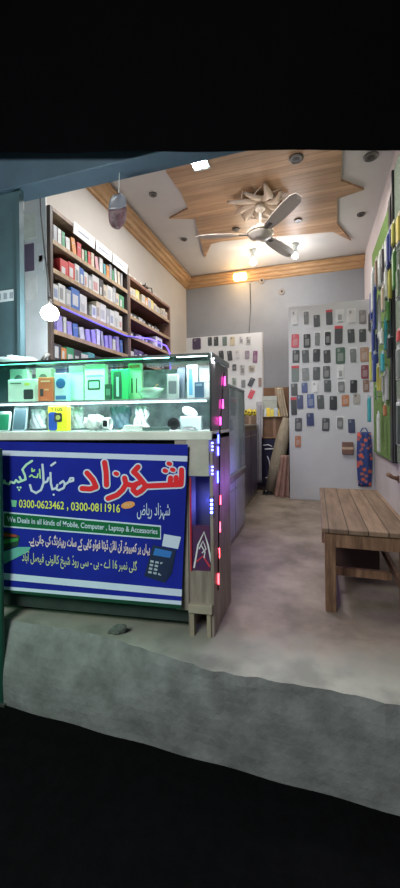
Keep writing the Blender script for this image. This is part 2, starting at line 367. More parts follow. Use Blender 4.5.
obj('canopy', lathe(nb(), [(.02, 0), (.06, -.005), (.055, -.05), (.018, -.09)], 20), M_fan, t, smooth=True)
obj('down_rod', tube(nb(), [(0, 0, -.05), (0, 0, dz + .05)], .014, 10), M_fan, t, smooth=True)
obj('motor_housing', lathe(nb(), [(.02, .11), (.05, .085), (.06, .05), (.125, .035), (.145, .0), (.13, -.04), (.09, -.06), (.085, -.072), (.02, -.08)], 28, c=(0, 0, dz)), M_fan, t, smooth=True)
obj('trim_ring', lathe(nb(), [(.146, .012), (.152, .006), (.152, -.006), (.146, -.012)], 28, c=(0, 0, dz)), mat('pale_brass', (.7, .6, .45), .25, .6, noise=.1), t, smooth=True)
for tip in ((196, 236), (300, 192), (292, 254)):
    q = onZ(*tip, hz); d = Vector((q.x - fc.x, q.y - fc.y)); a = math.atan2(d.y, d.x); L = d.length
    L = .5 * L + .5 * .74
    P = []
    for s, w0, w1 in ((.2, -.045, .045), (.3, -.055, .06), (.5, -.07, .075), (.75, -.075, .08), (.93, -.065, .07), (1, -.035, .04)): P.append((s * L, w0, w1))
    bm = nb(); rows = [[bm.verts.new((x, w0, .012)), bm.verts.new((x, (w0 + w1) / 2, .004)), bm.verts.new((x, w1, -.016))] for x, w0, w1 in P]
    for r0, r1 in zip(rows, rows[1:]):
        for i in (0, 1): bm.faces.new((r0[i], r0[i + 1], r1[i + 1], r1[i]))
    solid(bm, .006); bmesh.ops.rotate(bm, verts=bm.verts, matrix=Matrix.Rotation(a, 3, 'Z')); bmesh.ops.translate(bm, verts=bm.verts, vec=(0, 0, dz - .01))
    bl = obj('blade', bm, M_fan, t)
    bm = B(.1, .26 * L + .05, -.022, .022, -.016, -.004, bev=.003); bmesh.ops.rotate(bm, verts=bm.verts, matrix=Matrix.Rotation(a, 3, 'Z')); bmesh.ops.translate(bm, verts=bm.verts, vec=(0, 0, dz - .002))
    obj('blade_bracket', bm, M_rim, bl)

# ------------------------------------------------------------------ counter (front showcase)
C = onZ(214.5, 637, 0); PHI = R(6.5); ex = Vector((math.cos(PHI), math.sin(PHI), 0)); nF = Vector((-math.sin(PHI), math.cos(PHI), 0))
def cw(v): v = Vector(v); return C + ex * v.x + Vector((0, 1, 0)) * v.y + Vector((0, 0, v.z))
def cf(x, y, k=0):
    """pixel -> counter coordinates on the plane k metres behind the front (along room depth)"""
    p = hit(x, y, nF, C + Vector((0, k, 0))); q = p - C - Vector((0, k, 0)); return q.dot(ex), q.z
XLN = cf(-70, 500)[0]; zL0 = cf(200, 440)[1]; zL1 = zL0 + .045; zMid = cf(205, 397.5)[1]; zTop = cf(207, 353)[1]; DEP = .40
cnt = thing('display_counter', 'glass topped mobile shop counter with the blue banner on its front', 'display counter', cw((XLN / 2, .2, 0)))
def cb(name, m, *a, bev=0, **k): return obj(name, B(*a, bev=bev, fn=cw), m, cnt, world=True)
colL = cf(190, 520)[0]
cb('body', mat('dark_body', (.03, .045, .04), .7, noise=.4), XLN, colL - .01, .03, DEP, .05, zL0)
cb('end_panel', M_ply, -.016, .0, .0, DEP, .0, zL0 + .03)
cb('ledge', mat('ledge_paint', (.80, .84, .74), .5, noise=.2, scale=5), XLN, .0, -.014, DEP, zL0, zL1, bev=.004)
# narrow front column
z476 = cf(200, 476)[1]; z570 = cf(200, 571)[1]; z600 = cf(200, 603)[1]
cb('top_panel', mat('pale_panel', (.48, .46, .40), .6, noise=.3, scale=6, bump=.1), colL - .012, -.016, -.012, .01, z476, zL0, bev=.003)
cb('column_side', M_ply, colL - .012, colL, 0, .2, 0, z476)
cb('pale_stile', mat('pale_stile', (.38, .34, .28), .7, noise=.3, scale=5), cf(176, 520)[0], colL - .008, -.008, .0, z600 - .04, zL0)
cb('niche_back', mat('niche', (.05, .05, .09), .6, noise=.3), colL, -.016, .10, .11, z600, z476)
cb('lower_panel', M_ply, colL, -.016, .0, .015, z600, z570)
cb('kick_board', mat('kick', (.42, .36, .28), .7, noise=.3), colL - .006, -.005, -.025, .03, z600 - .045, z600, bev=.003)
for x in (colL, -.036): cb('foot', mat('foot_wood', (.36, .30, .22), .7, noise=.3), x, x + .02, -.012, .03, 0, z600 - .045)
cb('back_foot', M_caseD, colL, -.016, .2, .22, 0, z600)
# poster in niche
(px0, pz0), (px1, pz1) = cf(191, 571), cf(212, 526)
pst = cb('printed_panel', mat('purple_print', (.05, .03, .12), .4, noise=.6, scale=9, c2=(.12, .03, .07)), colL + .004, -.02, .004, .008, z570, pz1)
for s in (colL + .003, -.024): obj('red_border', B(s, s + .006, -.001, .004, z570, pz1 + .1, fn=cw), mat('red_line', (.55, .03, .03), .4, noise=.1), pst, world=False) if False else None
cb('red_edge', mat('red_line', (.55, .03, .05), .4, noise=.1), colL + .001, colL + .009, -.006, .003, z570, z476 - .01)
def stroke(pts, w, m, name, k, slots=cf, par=None):
    bm = nb(); P = [Vector(p) for p in pts]; L = []
    for i, p in enumerate(P):
        tt = (P[min(i + 1, len(P) - 1)] - P[max(i - 1, 0)]).normalized(); n = Vector((-tt.y, tt.x)) * (w[i] if isinstance(w, list) else w) / 2
        L.append([bm.verts.new(cw((x, k, z))) for x, z in (cf(*(p + n), k), cf(*(p - n), k))])
    for a, b in zip(L, L[1:]): bm.faces.new((a[0], a[1], b[1], b[0]))
    return obj(name, bm, m, par or cnt, world=True) if (par or cnt).type == 'EMPTY' else obj(name, bm, m, par)
M_wp = mat('white_print', (.75, .75, .78), .4, noise=.05)
stroke([(194, 568), (198, 545), (204, 532), (208, 545), (212, 566)], 1.6, M_wp, 'print_mark', .002)
stroke([(199, 549), (203, 541), (206, 549), (202, 553)], 1.3, M_wp, 'print_mark', .002)
stroke([(201, 545), (205, 552), (204, 558)], 1.1, M_wp, 'print_mark', .002)
stroke([(196, 562), (203, 556), (210, 567)], 1.8, mat('red_print', (.6, .05, .08), .4, noise=.1), 'print_mark', .0025)
# glass case: frame rails, panes, shelf, back
M_rail = mat('dark_rail', (.03, .04, .04), .35, .5, noise=.1)
for z, th in ((zTop, .012), (zMid, .008)):
    cb('front_rail', M_rail if z == zTop else M_alu, XLN, -.012, -.004, .006, z - th, z)
cb('corner_post', M_rail, -.012, -.004, -.002, .006, zL1, zTop)
cb('glass_shelf', glass((.93, .98, .96), haze=.12), XLN, -.014, .008, DEP - .01, zMid - .006, zMid)
cb('glass_top', M_glass, XLN, -.004, .0, DEP, zTop - .004, zTop + .002)
cb('glass_front', M_glass, XLN, -.012, -.0015, .0015, zL1, zTop - .012)
cb('back_panel', mat('backing', (.50, .55, .60), .3, noise=.7, scale=9), XLN, -.014, DEP - .012, DEP, zL1, zTop - .02)
cb('case_floor', mat('case_floor', (.66, .70, .68), .4, noise=.2), XLN, -.014, .004, DEP - .012, zL1, zL1 + .004)
cb('side_pane', mat('side_film', (.26, .25, .27), .4, noise=.3), -.012, -.006, .006, DEP, zL1, zTop - .03)
cb('side_rail', M_alu, -.012, .004, .0, DEP, zTop - .025, zTop + .004, bev=.002)
# LED tubes inside (real lights with their housings)
G, Wt, Cy = (.05, 1, .35), (.85, .95, 1), (.3, .9, 1)
def led(x0, x1, z, c, s, k=.014):
    a, b = cf(x0, 400)[0], cf(x1, 400)[0]
    return cb('light_strip', glow(c, s), a, b, k, k + .012, z - .012, z - .004)
led(-60, 62, zTop, (.10, .9, .62), 6); led(64, 140, zTop, (.08, 1, .30), 7); led(142, 168, zTop, (.35, .9, 1), 12); led(176, 206, zTop, Wt, 14)
led(-60, 205, zMid - .008, (.70, .93, 1), 6, .014)
# LED marks on the end panel
def pl(px, py):   # pixel on end face x=0
    return onX(px, py, C.x + .0)
for (x, y, h, c, s) in ((224, 381, 9, (1, .05, .55), 9), (222, 404, 9, (1, .05, .55), 9), (219.5, 421, 8, (1, .05, .55), 9), (217.5, 439, 9, (.06, .08, 1), 14), (217.3, 451, 9, (.08, .08, 1), 14), (217, 477, 12, (.06, .08, 1), 14),
                        (219.5, 500, 9, (1, .07, .12), 9), (219, 527, 10, (1, .07, .12), 9), (218.2, 553, 10, (1, .07, .10), 9), (217.6, 579, 11, (1, .06, .08), 9)):
    a = pl(x, y - h / 2); b = pl(x, y + h / 2)
    bm = B(C.x + .001, C.x + .008, a.y - .0055, a.y + .0055, b.z, a.z, bev=.001)
    tag(obj('led_module', bm, glow(c, s), cnt, world=True), 'glowing %s light' % ('magenta' if c[2] == .55 else 'blue' if c[2] == 1 else 'red'))
bm = nb(); tube(bm, [pl(223.5, 372), pl(219.5, 425), pl(218.8, 500), pl(217.5, 590)], .0035, 6); bmesh.ops.translate(bm, verts=bm.verts, vec=(.003, 0, 0))
obj('led_wire', bm, M_blk, cnt, world=True)
for i in range(4):
    x, z = cf(211.5, 500.5 + i * 4, -.004); cb('led_dot', glow((.1, .15, 1), 22), x - .006, x + .006, -.006, .0, z - .005, z + .005)
cb('led_strip_board', M_char, cf(209, 500)[0], cf(214, 500)[0], .0, .006, cf(210, 518)[1], cf(210, 496)[1])
for i in range(3):
    for j in (0, 1):
        x, z = cf(215.5, 443 + i * 3.5 + j * 24, -.004); cb('led_dot', glow((.1, .12, 1), 18), x - .004 - .016, x + .004 - .016, -.006, .001, z - .004, z + .004)

# ---- banner
bt = [(-60, 440.5), (188, 444.5)]; bb_ = [(-60, 586), (181, 609)]
bnr = thing('shop_banner', 'blue printed vinyl banner with red and white lettering on the counter front', 'banner', cw((cf(90, 590)[0], -.04, .15)))
def bow(px, py): return -.034 - .012 * max(0, (py - 560) / 45) ** 2 * 1.5
def bq(px, py, lift=0): k = bow(px, py) - lift; x, z = cf(px, py, k); return cw((x, k, z))
def patch(poly, m, name, lift, par=None, n=1):
    """poly: TL TR BR BL in photo coordinates, split so that it follows the cloth"""
    tl, tr, br, bl = [Vector(p) for p in poly]; nu, nv = (24, 14) if n > 1 else (8, 3)
    def fn(u, v): p = tl.lerp(tr, u).lerp(bl.lerp(br, u), v); return bq(p.x, p.y, lift)
    return obj(name, grid(fn, nu, nv), m, par or bnr, world=True)
def poly(pts, m, name, lift):
    bm = nb(); bm.faces.new([bm.verts.new(bq(x, y, lift)) for x, y in pts]); return obj(name, bm, m, bnr, world=True)
M_blue = mat('banner_blue', (.014, .024, .34), .75, noise=.25, scale=3, spec=.12)
M_bl2 = mat('banner_light_blue', (.02, .07, .55), .75, noise=.1, spec=.12)
M_bw = mat('banner_white', (.62, .68, .85), .75, noise=.06, spec=.12)
M_red = mat('banner_red', (.78, .03, .04), .75, noise=.06, spec=.12)
M_yel = mat('banner_yellow', (.78, .78, .12), .75, noise=.05, spec=.12)
M_grn = mat('banner_green', (.01, .13, .05), .75, noise=.1, spec=.12)
M_dgrn = mat('banner_dark_green', (.01, .06, .035), .75, noise=.2, spec=.12)
M_pnk = mat('banner_pink', (.80, .58, .66), .75, noise=.05, spec=.12)
M_olv = mat('banner_olive', (.55, .56, .35), .75, noise=.05, spec=.12)
patch([bt[0], bt[1], bb_[1], bb_[0]], M_blue, 'vinyl_sheet', 0, n=2)
patch([(-60, 448.5), (187.5, 456), (187.2, 461.5), (-60, 453.5)], M_bw, 'white_stripe', .001)
patch([(-60, 567), (182, 589.5), (181.6, 596.5), (-60, 573.5)], M_bw, 'white_stripe', .001)
patch([(-60, 581), (181.4, 601), (181.2, 605), (-60, 584)], M_bw, 'white_stripe', .001)
patch([(-60, 584), (181.2, 605), (181, 609), (-60, 586)], M_dgrn, 'green_hem', .001)
def btext(s, x0, x1, ytop, ybot, slope, m, off=0, lift=.002, raw=False, name='lettering', fit=None, space=1, shear=0):
    bm, bb = text_bm(s if raw else shape(s), off, fit=fit, space=space, shear=shear)
    for v in bm.verts:
        px = x0 + v.co.x * (x1 - x0); py = ybot + (ytop - ybot) * v.co.y + slope * (px - x0); v.co = bq(px, py, lift)
    obj(name, bm, m, bnr, world=True); return bb
def ribbon(pts_, w, m, lift, name='lettering', grow=0):
    bm = nb(); w = w + 2 * grow; lf = [lift]
    def up1(): lf[0] += 1.2e-5; return lf[0]
    for line in pts_:
        P = [Vector(p) for p in line]; ww = w
        for a_, b_ in zip(P, P[1:]):
            d = (b_ - a_).normalized(); n = Vector((-d.y, d.x)) * ww / 2
            L = up1(); bm.faces.new([bm.verts.new(bq(q.x, q.y, L)) for q in (a_ + n, b_ + n, b_ - n, a_ - n)])
        for p in P:
            L = up1(); bm.faces.new([bm.verts.new(bq(p.x + ww / 2 * math.cos(k * math.pi / 6), p.y + ww / 2 * math.sin(k * math.pi / 6), L)) for k in range(12)])
    return obj(name, bm, m, bnr, world=True)
def c5(x, y): return (x / 5, 445 + y / 5)
SH = [[(181.5, 470), (181.5, 478), (181, 484.5), (146, 486)], [(176, 477.5), (176, 485)], [(170.5, 478), (170, 485)],
      [(146, 486), (142, 481), (137, 475), (133.5, 472), (138, 467)], [(146, 486), (141, 491), (136.5, 493.5), (133, 490), (134, 485), (139, 483)],
      [(135, 486), (126, 484), (124.5, 478)], [(126, 484), (122.5, 490), (117, 495), (108, 498.5)], [(104.5, 462.5), (106, 472), (106.5, 485)],
      [(87, 473), (93, 480), (96, 487), (90, 489), (82, 488.5)]]
DT = [[(164.5, 470.5), (166, 471)], [(172, 469.5), (173.5, 470)], [(168.5, 463.5), (170, 464)], [(115.5, 473.5), (117, 474)]]
ribbon(SH, 5.2, M_bw, .003, grow=1.5); ribbon(DT, 4.2, M_bw, .003, grow=1.3)
ribbon(SH, 5.2, M_red, .0045); ribbon(DT, 4.2, M_red, .0045)
MB_ = [[(212, 98), (216, 140), (218, 190), (205, 225), (180, 240), (158, 228), (150, 200)], [(218, 190), (236, 182), (242, 165)], [(256, 102), (276, 88)],
       [(252, 140), (254, 190), (262, 222), (282, 215), (287, 200)], [(300, 192), (315, 180), (326, 195), (318, 215), (295, 226), (284, 222)], [(322, 200), (342, 186), (352, 166), (366, 166), (366, 178), (345, 184)]]
ribbon([[c5(*p) for p in l] for l in MB_], 2.2, M_bw, .003); ribbon([[c5(268, 248), c5(269, 249)]], 2.0, M_bw, .0035)
M_pg = mat('banner_pale_green', (.45, .75, .35), .75, noise=.05, spec=.12)
ribbon([[c5(*p) for p in l] for l in [[(198, 122), (201, 165)], [(148, 158), (158, 150), (170, 160), (186, 162), (190, 145)], [(160, 118), (160, 132), (170, 130), (172, 124)]]], 1.5, M_pg, .003)
M_mint = mat('banner_mint', (.5, .78, .62), .75, noise=.05, spec=.12)
ribbon([[c5(*p) for p in l] for l in [[(160, 80), (132, 98), (112, 122), (124, 150), (128, 172), (108, 180), (98, 160)], [(108, 180), (92, 186), (80, 176), (70, 190), (54, 184), (44, 196), (26, 190), (22, 178)], [(22, 190), (8, 186), (0, 196), (6, 214), (-20, 226)], [(-14, 200), (-30, 205), (-60, 195)]]], 2.2, M_mint, .003)
ribbon([[c5(88, 212), c5(89, 213)], [c5(102, 212), c5(103, 213)], [c5(95, 224), c5(96, 225)]], 1.9, M_mint, .0035)
btext('0300-0623462', 19, 64, 499.5, 507.5, .045, M_yel, .012, .003, raw=True)
btext(',', 67, 68.2, 507, 511, .045, M_yel, .012, .003, raw=True)
btext('0300-0811916', 71, 120, 502, 510.5, .045, M_yel, .012, .003, raw=True)
poly([(11, 500), (17, 500.5), (16, 507), (12, 506.5)], mat('phone_green', (.2, .6, .35), .4, noise=.1), 'phone_symbol', .002)
poly([(121 + 7 + 7 * math.cos(a), 505 + 3.6 * math.sin(a) - .25 * 7 * math.cos(a) * .6) for a in [2 * math.pi * i / 14 for i in range(14)]], mat('orange_print', (.85, .3, .08), .4, noise=.1), 'orange_badge', .002)
stroke_m = mat('badge_text', (.9, .6, .35), .4, noise=.1)
btext('پروپرائٹر' if False else 'شہزاد', 124, 132, 503, 506.5, -.1, stroke_m, .01, .003, name='badge_lettering')
btext('شہزاد ریاض', 137, 170, 503, 520, .0, M_bw, .004, .003)
patch([(3, 511.5), (161, 525.5), (161, 539.5), (3, 527)], M_bw, 'bar_border', .002)
patch([(4, 513), (160, 527), (160, 538), (4, 525.6)], M_grn, 'green_bar', .003)
btext('We Deals in all kinds of Mobile, Computer , Laptop & Accessories', 7, 157.5, 516.2, 523.5, .083, M_bw, .012, .0045, raw=True)
btext('یہاں پر کمپیوٹر آن لائن ڈیٹا فوٹو کاپی کے ساتھ ریپئرنگ کی جاتی ہے۔'.replace('تھ', 'ت'), 29, 150, 532.5, 546.5, .085, M_pnk, .030, .003)
btext('گلی نمبر 16 اے - بی - سی روڈ شیخ کالونی فیصل آباد', 22, 137, 550.5, 565.5, .085, M_olv, .014, .003)
# printed card reader
poly([(164, 534), (181, 537), (178, 549), (162, 546)], M_bw, 'printed_paper_roll', .002)
poly([(153, 545), (176, 550), (172, 573), (165, 583), (144, 576), (147, 566)], mat('reader_navy', (.02, .03, .08), .4, noise=.2), 'printed_card_reader', .002)
poly([(155, 548), (172, 551.5), (170, 558), (153, 555)], mat('reader_screen', (.05, .20, .60), .3, noise=.1), 'printed_screen', .003)
for r in range(4):
    for c in range(3):
        x = 150.5 + c * 5 - r * .7; y = 560 + r * 3.6 + c * 1; poly([(x, y), (x + 3.4, y + .7), (x + 3, y + 2.8), (x - .4, y + 2.1)], mat('reader_key', (.45, .5, .6), .4, noise=.1) if r == c == 0 and not globals().get('_rk') else _rk if globals().get('_rk') else pm((.45, .5, .6)), 'printed_key', .003)
# printed printer at left
poly([(-14, 536), (6, 531), (20, 536), (18, 546), (0, 552), (-14, 550)], mat('printer_black', (.02, .05, .04), .4, noise=.2), 'printed_printer', .002)
poly([(2, 533), (17, 535), (17, 537), (2, 536)], pm((.4, .06, .03)), 'printed_printer_band', .003)
poly([(0, 540), (18, 538), (18, 541), (0, 545)], pm((.05, .3, .08)), 'printed_printer_band', .003)
poly([(-10, 556), (18, 547), (31, 547), (28, 552), (0, 566), (-12, 566)], mat('printed_sheet', (.15, .45, .40), .4, noise=.3), 'printed_paper_tray', .0025)

# ------------------------------------------------------------------ goods inside the counter
def goods(name, x0, x1, y0, y1, k, label, cat, c, th=.04, panels=(), rz=0, m=None, bev=.003, lean=0, base=None):
    """a bevelled carton standing on the shelf; panels = (u0,u1,v0,v1,colour[,name]) printed on its face"""
    (a, zb_), (b, zt) = cf(x0, y1, k), cf(x1, y0, k)
    w = b - a; up_ = (y0 + y1) / 2 < 399; zf = zMid if up_ else zL1 + .004; h = min(zt, (zTop if up_ else zMid - .008) - .017) - zf
    t = thing(name, label, cat, cw(((a + b) / 2, k, zf + .0008)), PHI, rx=lean)
    obj('carton' if 'box' in name else 'body', B(-w / 2, w / 2, 0, th, 0, h, bev=min(bev, w / 5)), m or pm(c, .4), t)
    for i, pn in enumerate(panels):
        u0, u1, v0, v1, pc = pn[:5]; nm = pn[5] if len(pn) > 5 else 'printed_panel'
        if nm == 'disc':
            bm = nb(); cx, cz, r = -w / 2 + w * (u0 + u1) / 2, h * (v0 + v1) / 2, w * (u1 - u0) / 2
            lathe(bm, [(r, -.0005 - i * .0004), (r * .8, -.003 - i * .0004), (.001, -.003 - i * .0004)], 18, (cx, 0, cz), 'y'); obj('round_print', bm, pm(pc, .4), t)
        else:
            obj(nm, prism(nb(), rrect(-w / 2 + w * u0, -w / 2 + w * u1, h * v0, h * v1, min(w * (u1 - u0), h * (v1 - v0)) * .15), -.0012 - i * .0005, 'y', 0), pm(pc, .4), t)
    return t
Wh = (.66, .72, .70); Dk = (.03, .03, .035)
goods('speaker_box', 10, 27, 360, 398, .16, 'tall pale green box with a round dark print, left end of upper shelf', 'box', (.45, .62, .50), .05, [(.25, .75, .5, .86, (.10, .16, .14), 'disc')])
goods('speaker_box', 36, 51, 361, 398, .17, 'tall pale green box with a round dark print behind the orange box', 'box', (.42, .66, .42), .05, [(.2, .75, .52, .9, (.12, .16, .12), 'disc')])
goods('charger_box', 8, 35, 379, 398, .06, 'white charger box with a black adapter print on upper shelf', 'box', (.62, .66, .60), .045, [(.58, .93, .12, .55, Dk), (.62, .8, .72, .84, (.55, .55, .1)), (.1, .5, .8, .86, (.1, .15, .12))])
goods('phone_box', 38, 53, 377, 398, .05, 'orange red box with a dark picture on upper shelf', 'box', (.66, .13, .06), .04, [(.14, .36, .22, .52, (.04, .03, .04)), (.42, .7, .45, .52, (.8, .35, .2)), (.2, .8, .8, .86, (.85, .5, .35))])
goods('earphone_box', 54.5, 67, 373, 398, .06, 'white and blue box with a round blue print on upper shelf', 'box', (.55, .66, .78), .04, [(.12, .88, .38, .9, (.03, .12, .36), 'disc'), (.3, .7, .55, .72, (.6, .75, .85)), (.1, .9, .06, .2, (.05, .14, .38))])
goods('plain_box', 69, 83, 360, 398, .13, 'plain pale box with no print standing right of the round blue print box', 'box', (.58, .72, .66), .05)
goods('router_box', 85, 104.5, 358, 398, .10, 'tall white box with a small screen picture low on its face', 'box', (.66, .78, .70), .05, [(.14, .78, .30, .58, (.04, .06, .05)), (.22, .70, .35, .52, (.45, .6, .5)), (.1, .9, .66, .70, (.2, .5, .3))])
goods('dark_box', 104.5, 111.5, 384, 398, .06, 'little dark green box between the screen print box and the green pack', 'box', (.03, .09, .06), .03, [(.2, .8, .3, .7, (.1, .25, .18))])
goods('cable_box', 111.5, 128, 369, 398, .07, 'green pack with a dark printed cable on upper shelf', 'box', (.04, .50, .18), .03, [(.12, .62, .04, .94, (.015, .08, .06)), (.30, .45, .12, .75, (.45, .75, .65))])
goods('headset_box', 128.5, 141, 361, 398, .13, 'pale green box with a dark earphone print behind the green dish', 'box', (.36, .66, .40), .04, [(.25, .33, .2, .6, Dk), (.6, .68, .2, .6, Dk), (.1, .9, .88, .95, (.6, .2, .1))])
# dish
(a, _), (b, zt) = cf(137, 398, .08), cf(163, 382, .08)
t = thing('dish', 'shallow pale green dish leaning on upper shelf of the counter', 'dish', cw(((a + b) / 2, .09, zMid + .002)), 0)
r = (b - a) / 2
obj('bowl', solid(lathe(nb(), [(.012, 0), (r * .55, .006), (r * .9, .035), (r, .06)], 28), .003), mat('dish_green', (.36, .55, .42), .25, noise=.1), t, smooth=True)
obj('stick', tube(nb(), [(-.03, 0, .02), (.04, .01, .085)], .003, 6), pm((.7, .35, .15)), t)
goods('small_box', 167, 178, 374, 396, .06, 'grey white box with a dark photo, second box right of the dish', 'box', (.45, .50, .48), .03, [(.15, .85, .2, .72, (.14, .17, .18))])
goods('dark_case', 176.5, 184.5, 366, 396, .10, 'dark slate phone case leaning between two white boxes', 'phone case', (.07, .10, .14), .012, lean=R(-6))
goods('sim_box', 187, 197, 365, 394, .07, 'white box with light blue stripe on upper shelf near the right end', 'box', (.66, .74, .78), .03, [(.2, .55, .1, .9, (.12, .4, .62))])
goods('white_box', 199, 211, 366, 394, .14, 'white box with grey print lines at the right end of upper shelf', 'box', (.68, .72, .72), .04, [(.1, .9, .5, .53, (.3, .33, .33)), (.1, .9, .75, .9, (.45, .5, .5)), (.48, .52, .1, .9, (.35, .4, .4))])
goods('blue_box', 194.5, 203.5, 382, 395, .04, 'small dark blue box in front of the grey lined white box', 'box', (.05, .12, .22), .02, [(.15, .85, .75, .9, (.3, .45, .6))])
# lower shelf
def handset(x0, x1, y0, k, c, label, rz=0, screen=(.05, .07, .08)):
    (a, _), (b, zt) = cf(x0, 431, k), cf(x1, y0, k); w = b - a; h = zt - zL1 - .006
    t = thing('mobile_phone', label, 'phone', cw(((a + b) / 2, k, zL1 + .006)), PHI + rz, rx=R(-9))
    obj('phone_body', prism(nb(), rrect(-w / 2, w / 2, 0, h, w * .14), .012, 'y'), pm(c, .3), t)
    obj('screen', prism(nb(), rrect(-w * .44, w * .44, h * .05, h * .86, w * .06), -.001, 'y'), pm(screen, .2), t)
    obj('earpiece', prism(nb(), rrect(-w * .12, w * .12, h * .91, h * .93, h * .008), -.001, 'y'), M_blk, t)
handset(-8, 8.5, 411, .06, (.5, .62, .58), 'pale phone with a green screen at the left end of lower shelf', screen=(.02, .18, .09))
handset(12, 25, 405, .08, (.30, .38, .42), 'slate blue phone with a dark screen left of the watch box', screen=(.06, .11, .13))
wb = goods('watch_box', 48, 67, 406, 432.5, .05, 'yellow smartwatch box with blue watch picture and black lettering', 'box', (.80, .85, .03), .04)
(a, _), (b, zt) = cf(48, 432, .05), cf(67, 406, .05); w = b - a; h = zt - zL1 - .004
obj('printed_watch_strap', prism(nb(), rrect(-w * .47, -w * .02, .003, h * .76, w * .12), -.0012, 'y'), pm((.02, .08, .42), .4), wb)
obj('printed_watch_face', prism(nb(), rrect(-w * .16, w * .24, h * .36, h * .72, w * .08), -.0020, 'y'), pm(Dk, .4), wb)
obj('printed_dial', lathe(nb(), [(w * .12, -.0022), (w * .12, -.003), (.0005, -.003)], 16, (w * .04, 0, h * .54), 'y'), pm((.45, .45, .12), .4), wb)
bm, _b = text_bm('Y10S', .03)
for v in bm.verts: v.co = Vector((-w * .38 + v.co.x * w * .66, -.0006, h * (.80 + v.co.y * .15)))
obj('lettering', bm, M_blk, wb)
def smartwatch(px, py, k, label, s=1, body=(.72, .74, .74)):
    a, z = cf(px, py, k); t = thing('smartwatch', label, 'smartwatch', cw((a, k, zL1 + .005)), PHI)
    obj('strap', lathe(nb(), [(.036 * s, -.014), (.04 * s, -.010), (.04 * s, .010), (.036 * s, .014), (.033 * s, .010), (.033 * s, -.010), (.036 * s, -.014)], 22, (0, .03, .04 * s), 'x'), pm(body), t, smooth=True)
    obj('watch_case', prism(nb(), rrect(-.019 * s, .019 * s, .018 * s, .066 * s, .009), .011, 'y', -.014), pm(body), t)
    obj('screen', prism(nb(), rrect(-.014 * s, .014 * s, .023 * s, .06 * s, .006), -.0015, 'y', -.014), M_blk, t)
smartwatch(106, 425, .07, 'white smartwatch with a black screen on a loop strap', .95)
t = thing('crumpled_cloth', 'crumpled white cloth left of the white smartwatch', 'cloth', cw((cf(95, 431, .10)[0], .10, zL1 + .006)))
bm = nb(); bmesh.ops.create_icosphere(bm, subdivisions=3, radius=.055)
for v in bm.verts:
    n = v.co.normalized(); v.co += n * (.012 * math.sin(n.x * 9 + n.z * 5) + .009 * math.sin(n.y * 13)); v.co.z = max(0, v.co.z * .8 + .045)
obj('cloth', bm, pm((.75, .73, .74)), t, smooth=True)
for (x0, x1, y0, k, rx_, c, lb) in ((134, 147, 404, .12, -22, (.62, .68, .70), 'shiny white bag of papers leaning in the middle of lower shelf'), (30, 46, 411, .17, -12, (.50, .56, .60), 'crinkled clear plastic bag beside the yellow watch box'), (69, 84, 405, .17, -8, (.52, .60, .62), 'grey plastic bag leaning right of the yellow watch box'), (110, 131, 404, .20, -10, (.12, .22, .28), 'dark blue plastic bag standing behind the white smartwatch')):
    (a, _), (b, zt) = cf(x0, 431, k), cf(x1, y0, k); w = b - a; h = min(zt, zMid - .04) - zL1 - .01
    t = thing('plastic_bag', lb, 'bag', cw(((a + b) / 2, k, zL1 + .016)), PHI, rx=R(rx_))
    bm = grid(lambda u, v: ((u - .5) * w * (1 - .15 * math.sin(v * 3)), -.022 * math.sin(u * math.pi) * math.sin(v * 2.8) + .006 * math.sin(u * 19 + v * 11), v * h), 14, 14)
    obj('film', solid(bm, .012), mat('film', c, .18, noise=.4, scale=22, bump=.5), t, smooth=True)
    obj('knot', tube(nb(), [(0, 0, h - .004), (.006, -.004, h + .012)], .005, 6), pm(c), t)
p = cf(137, 431, .07); t = thing('paper_stack', 'loose stack of white papers lying under the leaning white bag', 'papers', cw((cf(140, 431, .09)[0], .09, zL1 + .005)), PHI)
for i in range(5): obj('sheet', B(-.09 + .004 * i, .05 - .003 * i, -.05, .05, i * .006, i * .006 + .005, bev=.001), M_paper, t)
t = thing('grey_tray', 'long flat grey tray in front of the paper stack', 'tray', cw((cf(156, 431, .03)[0], .035, zL1 + .004)), PHI)
obj('tray_base', B(-.075, .075, -.012, .012, 0, .005, bev=.001), pm((.08, .13, .12)), t)
for s in (-1, 1): obj('tray_rim', B(-.075, .075, s * .012 - .002, s * .012 + .002, .004, .02, bev=.001), pm((.08, .13, .12)), t)
t = thing('tape_roll', 'black tape roll standing on edge on lower shelf', 'tape roll', cw((cf(174, 431, .08)[0], .08, zL1 + .005)), PHI)
obj('tape', lathe(nb(), [(.014, -.012), (.034, -.012), (.034, .012), (.014, .012), (.014, -.012)], 26, (0, 0, .035), 'y'), M_blk, t)
obj('core', lathe(nb(), [(.013, -.011), (.0135, .011), (.011, .011), (.011, -.011)], 20, (0, 0, .035), 'y'), pm((.3, .3, .28)), t)
t = thing('earbud_case', 'white rounded earbud case held open above a clear box', 'earbud case', cw((cf(190, 431, .12)[0], .12, zL1 + .005)), PHI)
obj('clear_box', B(-.05, .07, -.03, .03, 0, .075, bev=.004), mat('cloudy_plastic', (.55, .66, .68), .2, noise=.4, scale=12), t)
bm = ball(nb(), (-.0, 0, .100), .030, 1.0); [setattr(v, 'co', Vector((v.co.x * 1.5, v.co.y * .7, v.co.z + v.co.x * -.5))) for v in bm.verts]
obj('lid', bm, pm((.8, .84, .86), .25), t, smooth=True)
t = thing('pouch', 'small flat black pouch at the front right of lower shelf', 'pouch', cw((cf(189, 431, .035)[0], .04, zL1 + .005)), PHI)
obj('fabric', grid(lambda u, v: ((u - .5) * .09, (v - .5) * .05, .004 + .02 * math.sin(u * math.pi) * math.sin(v * math.pi)), 10, 6), M_blk, t, smooth=True)
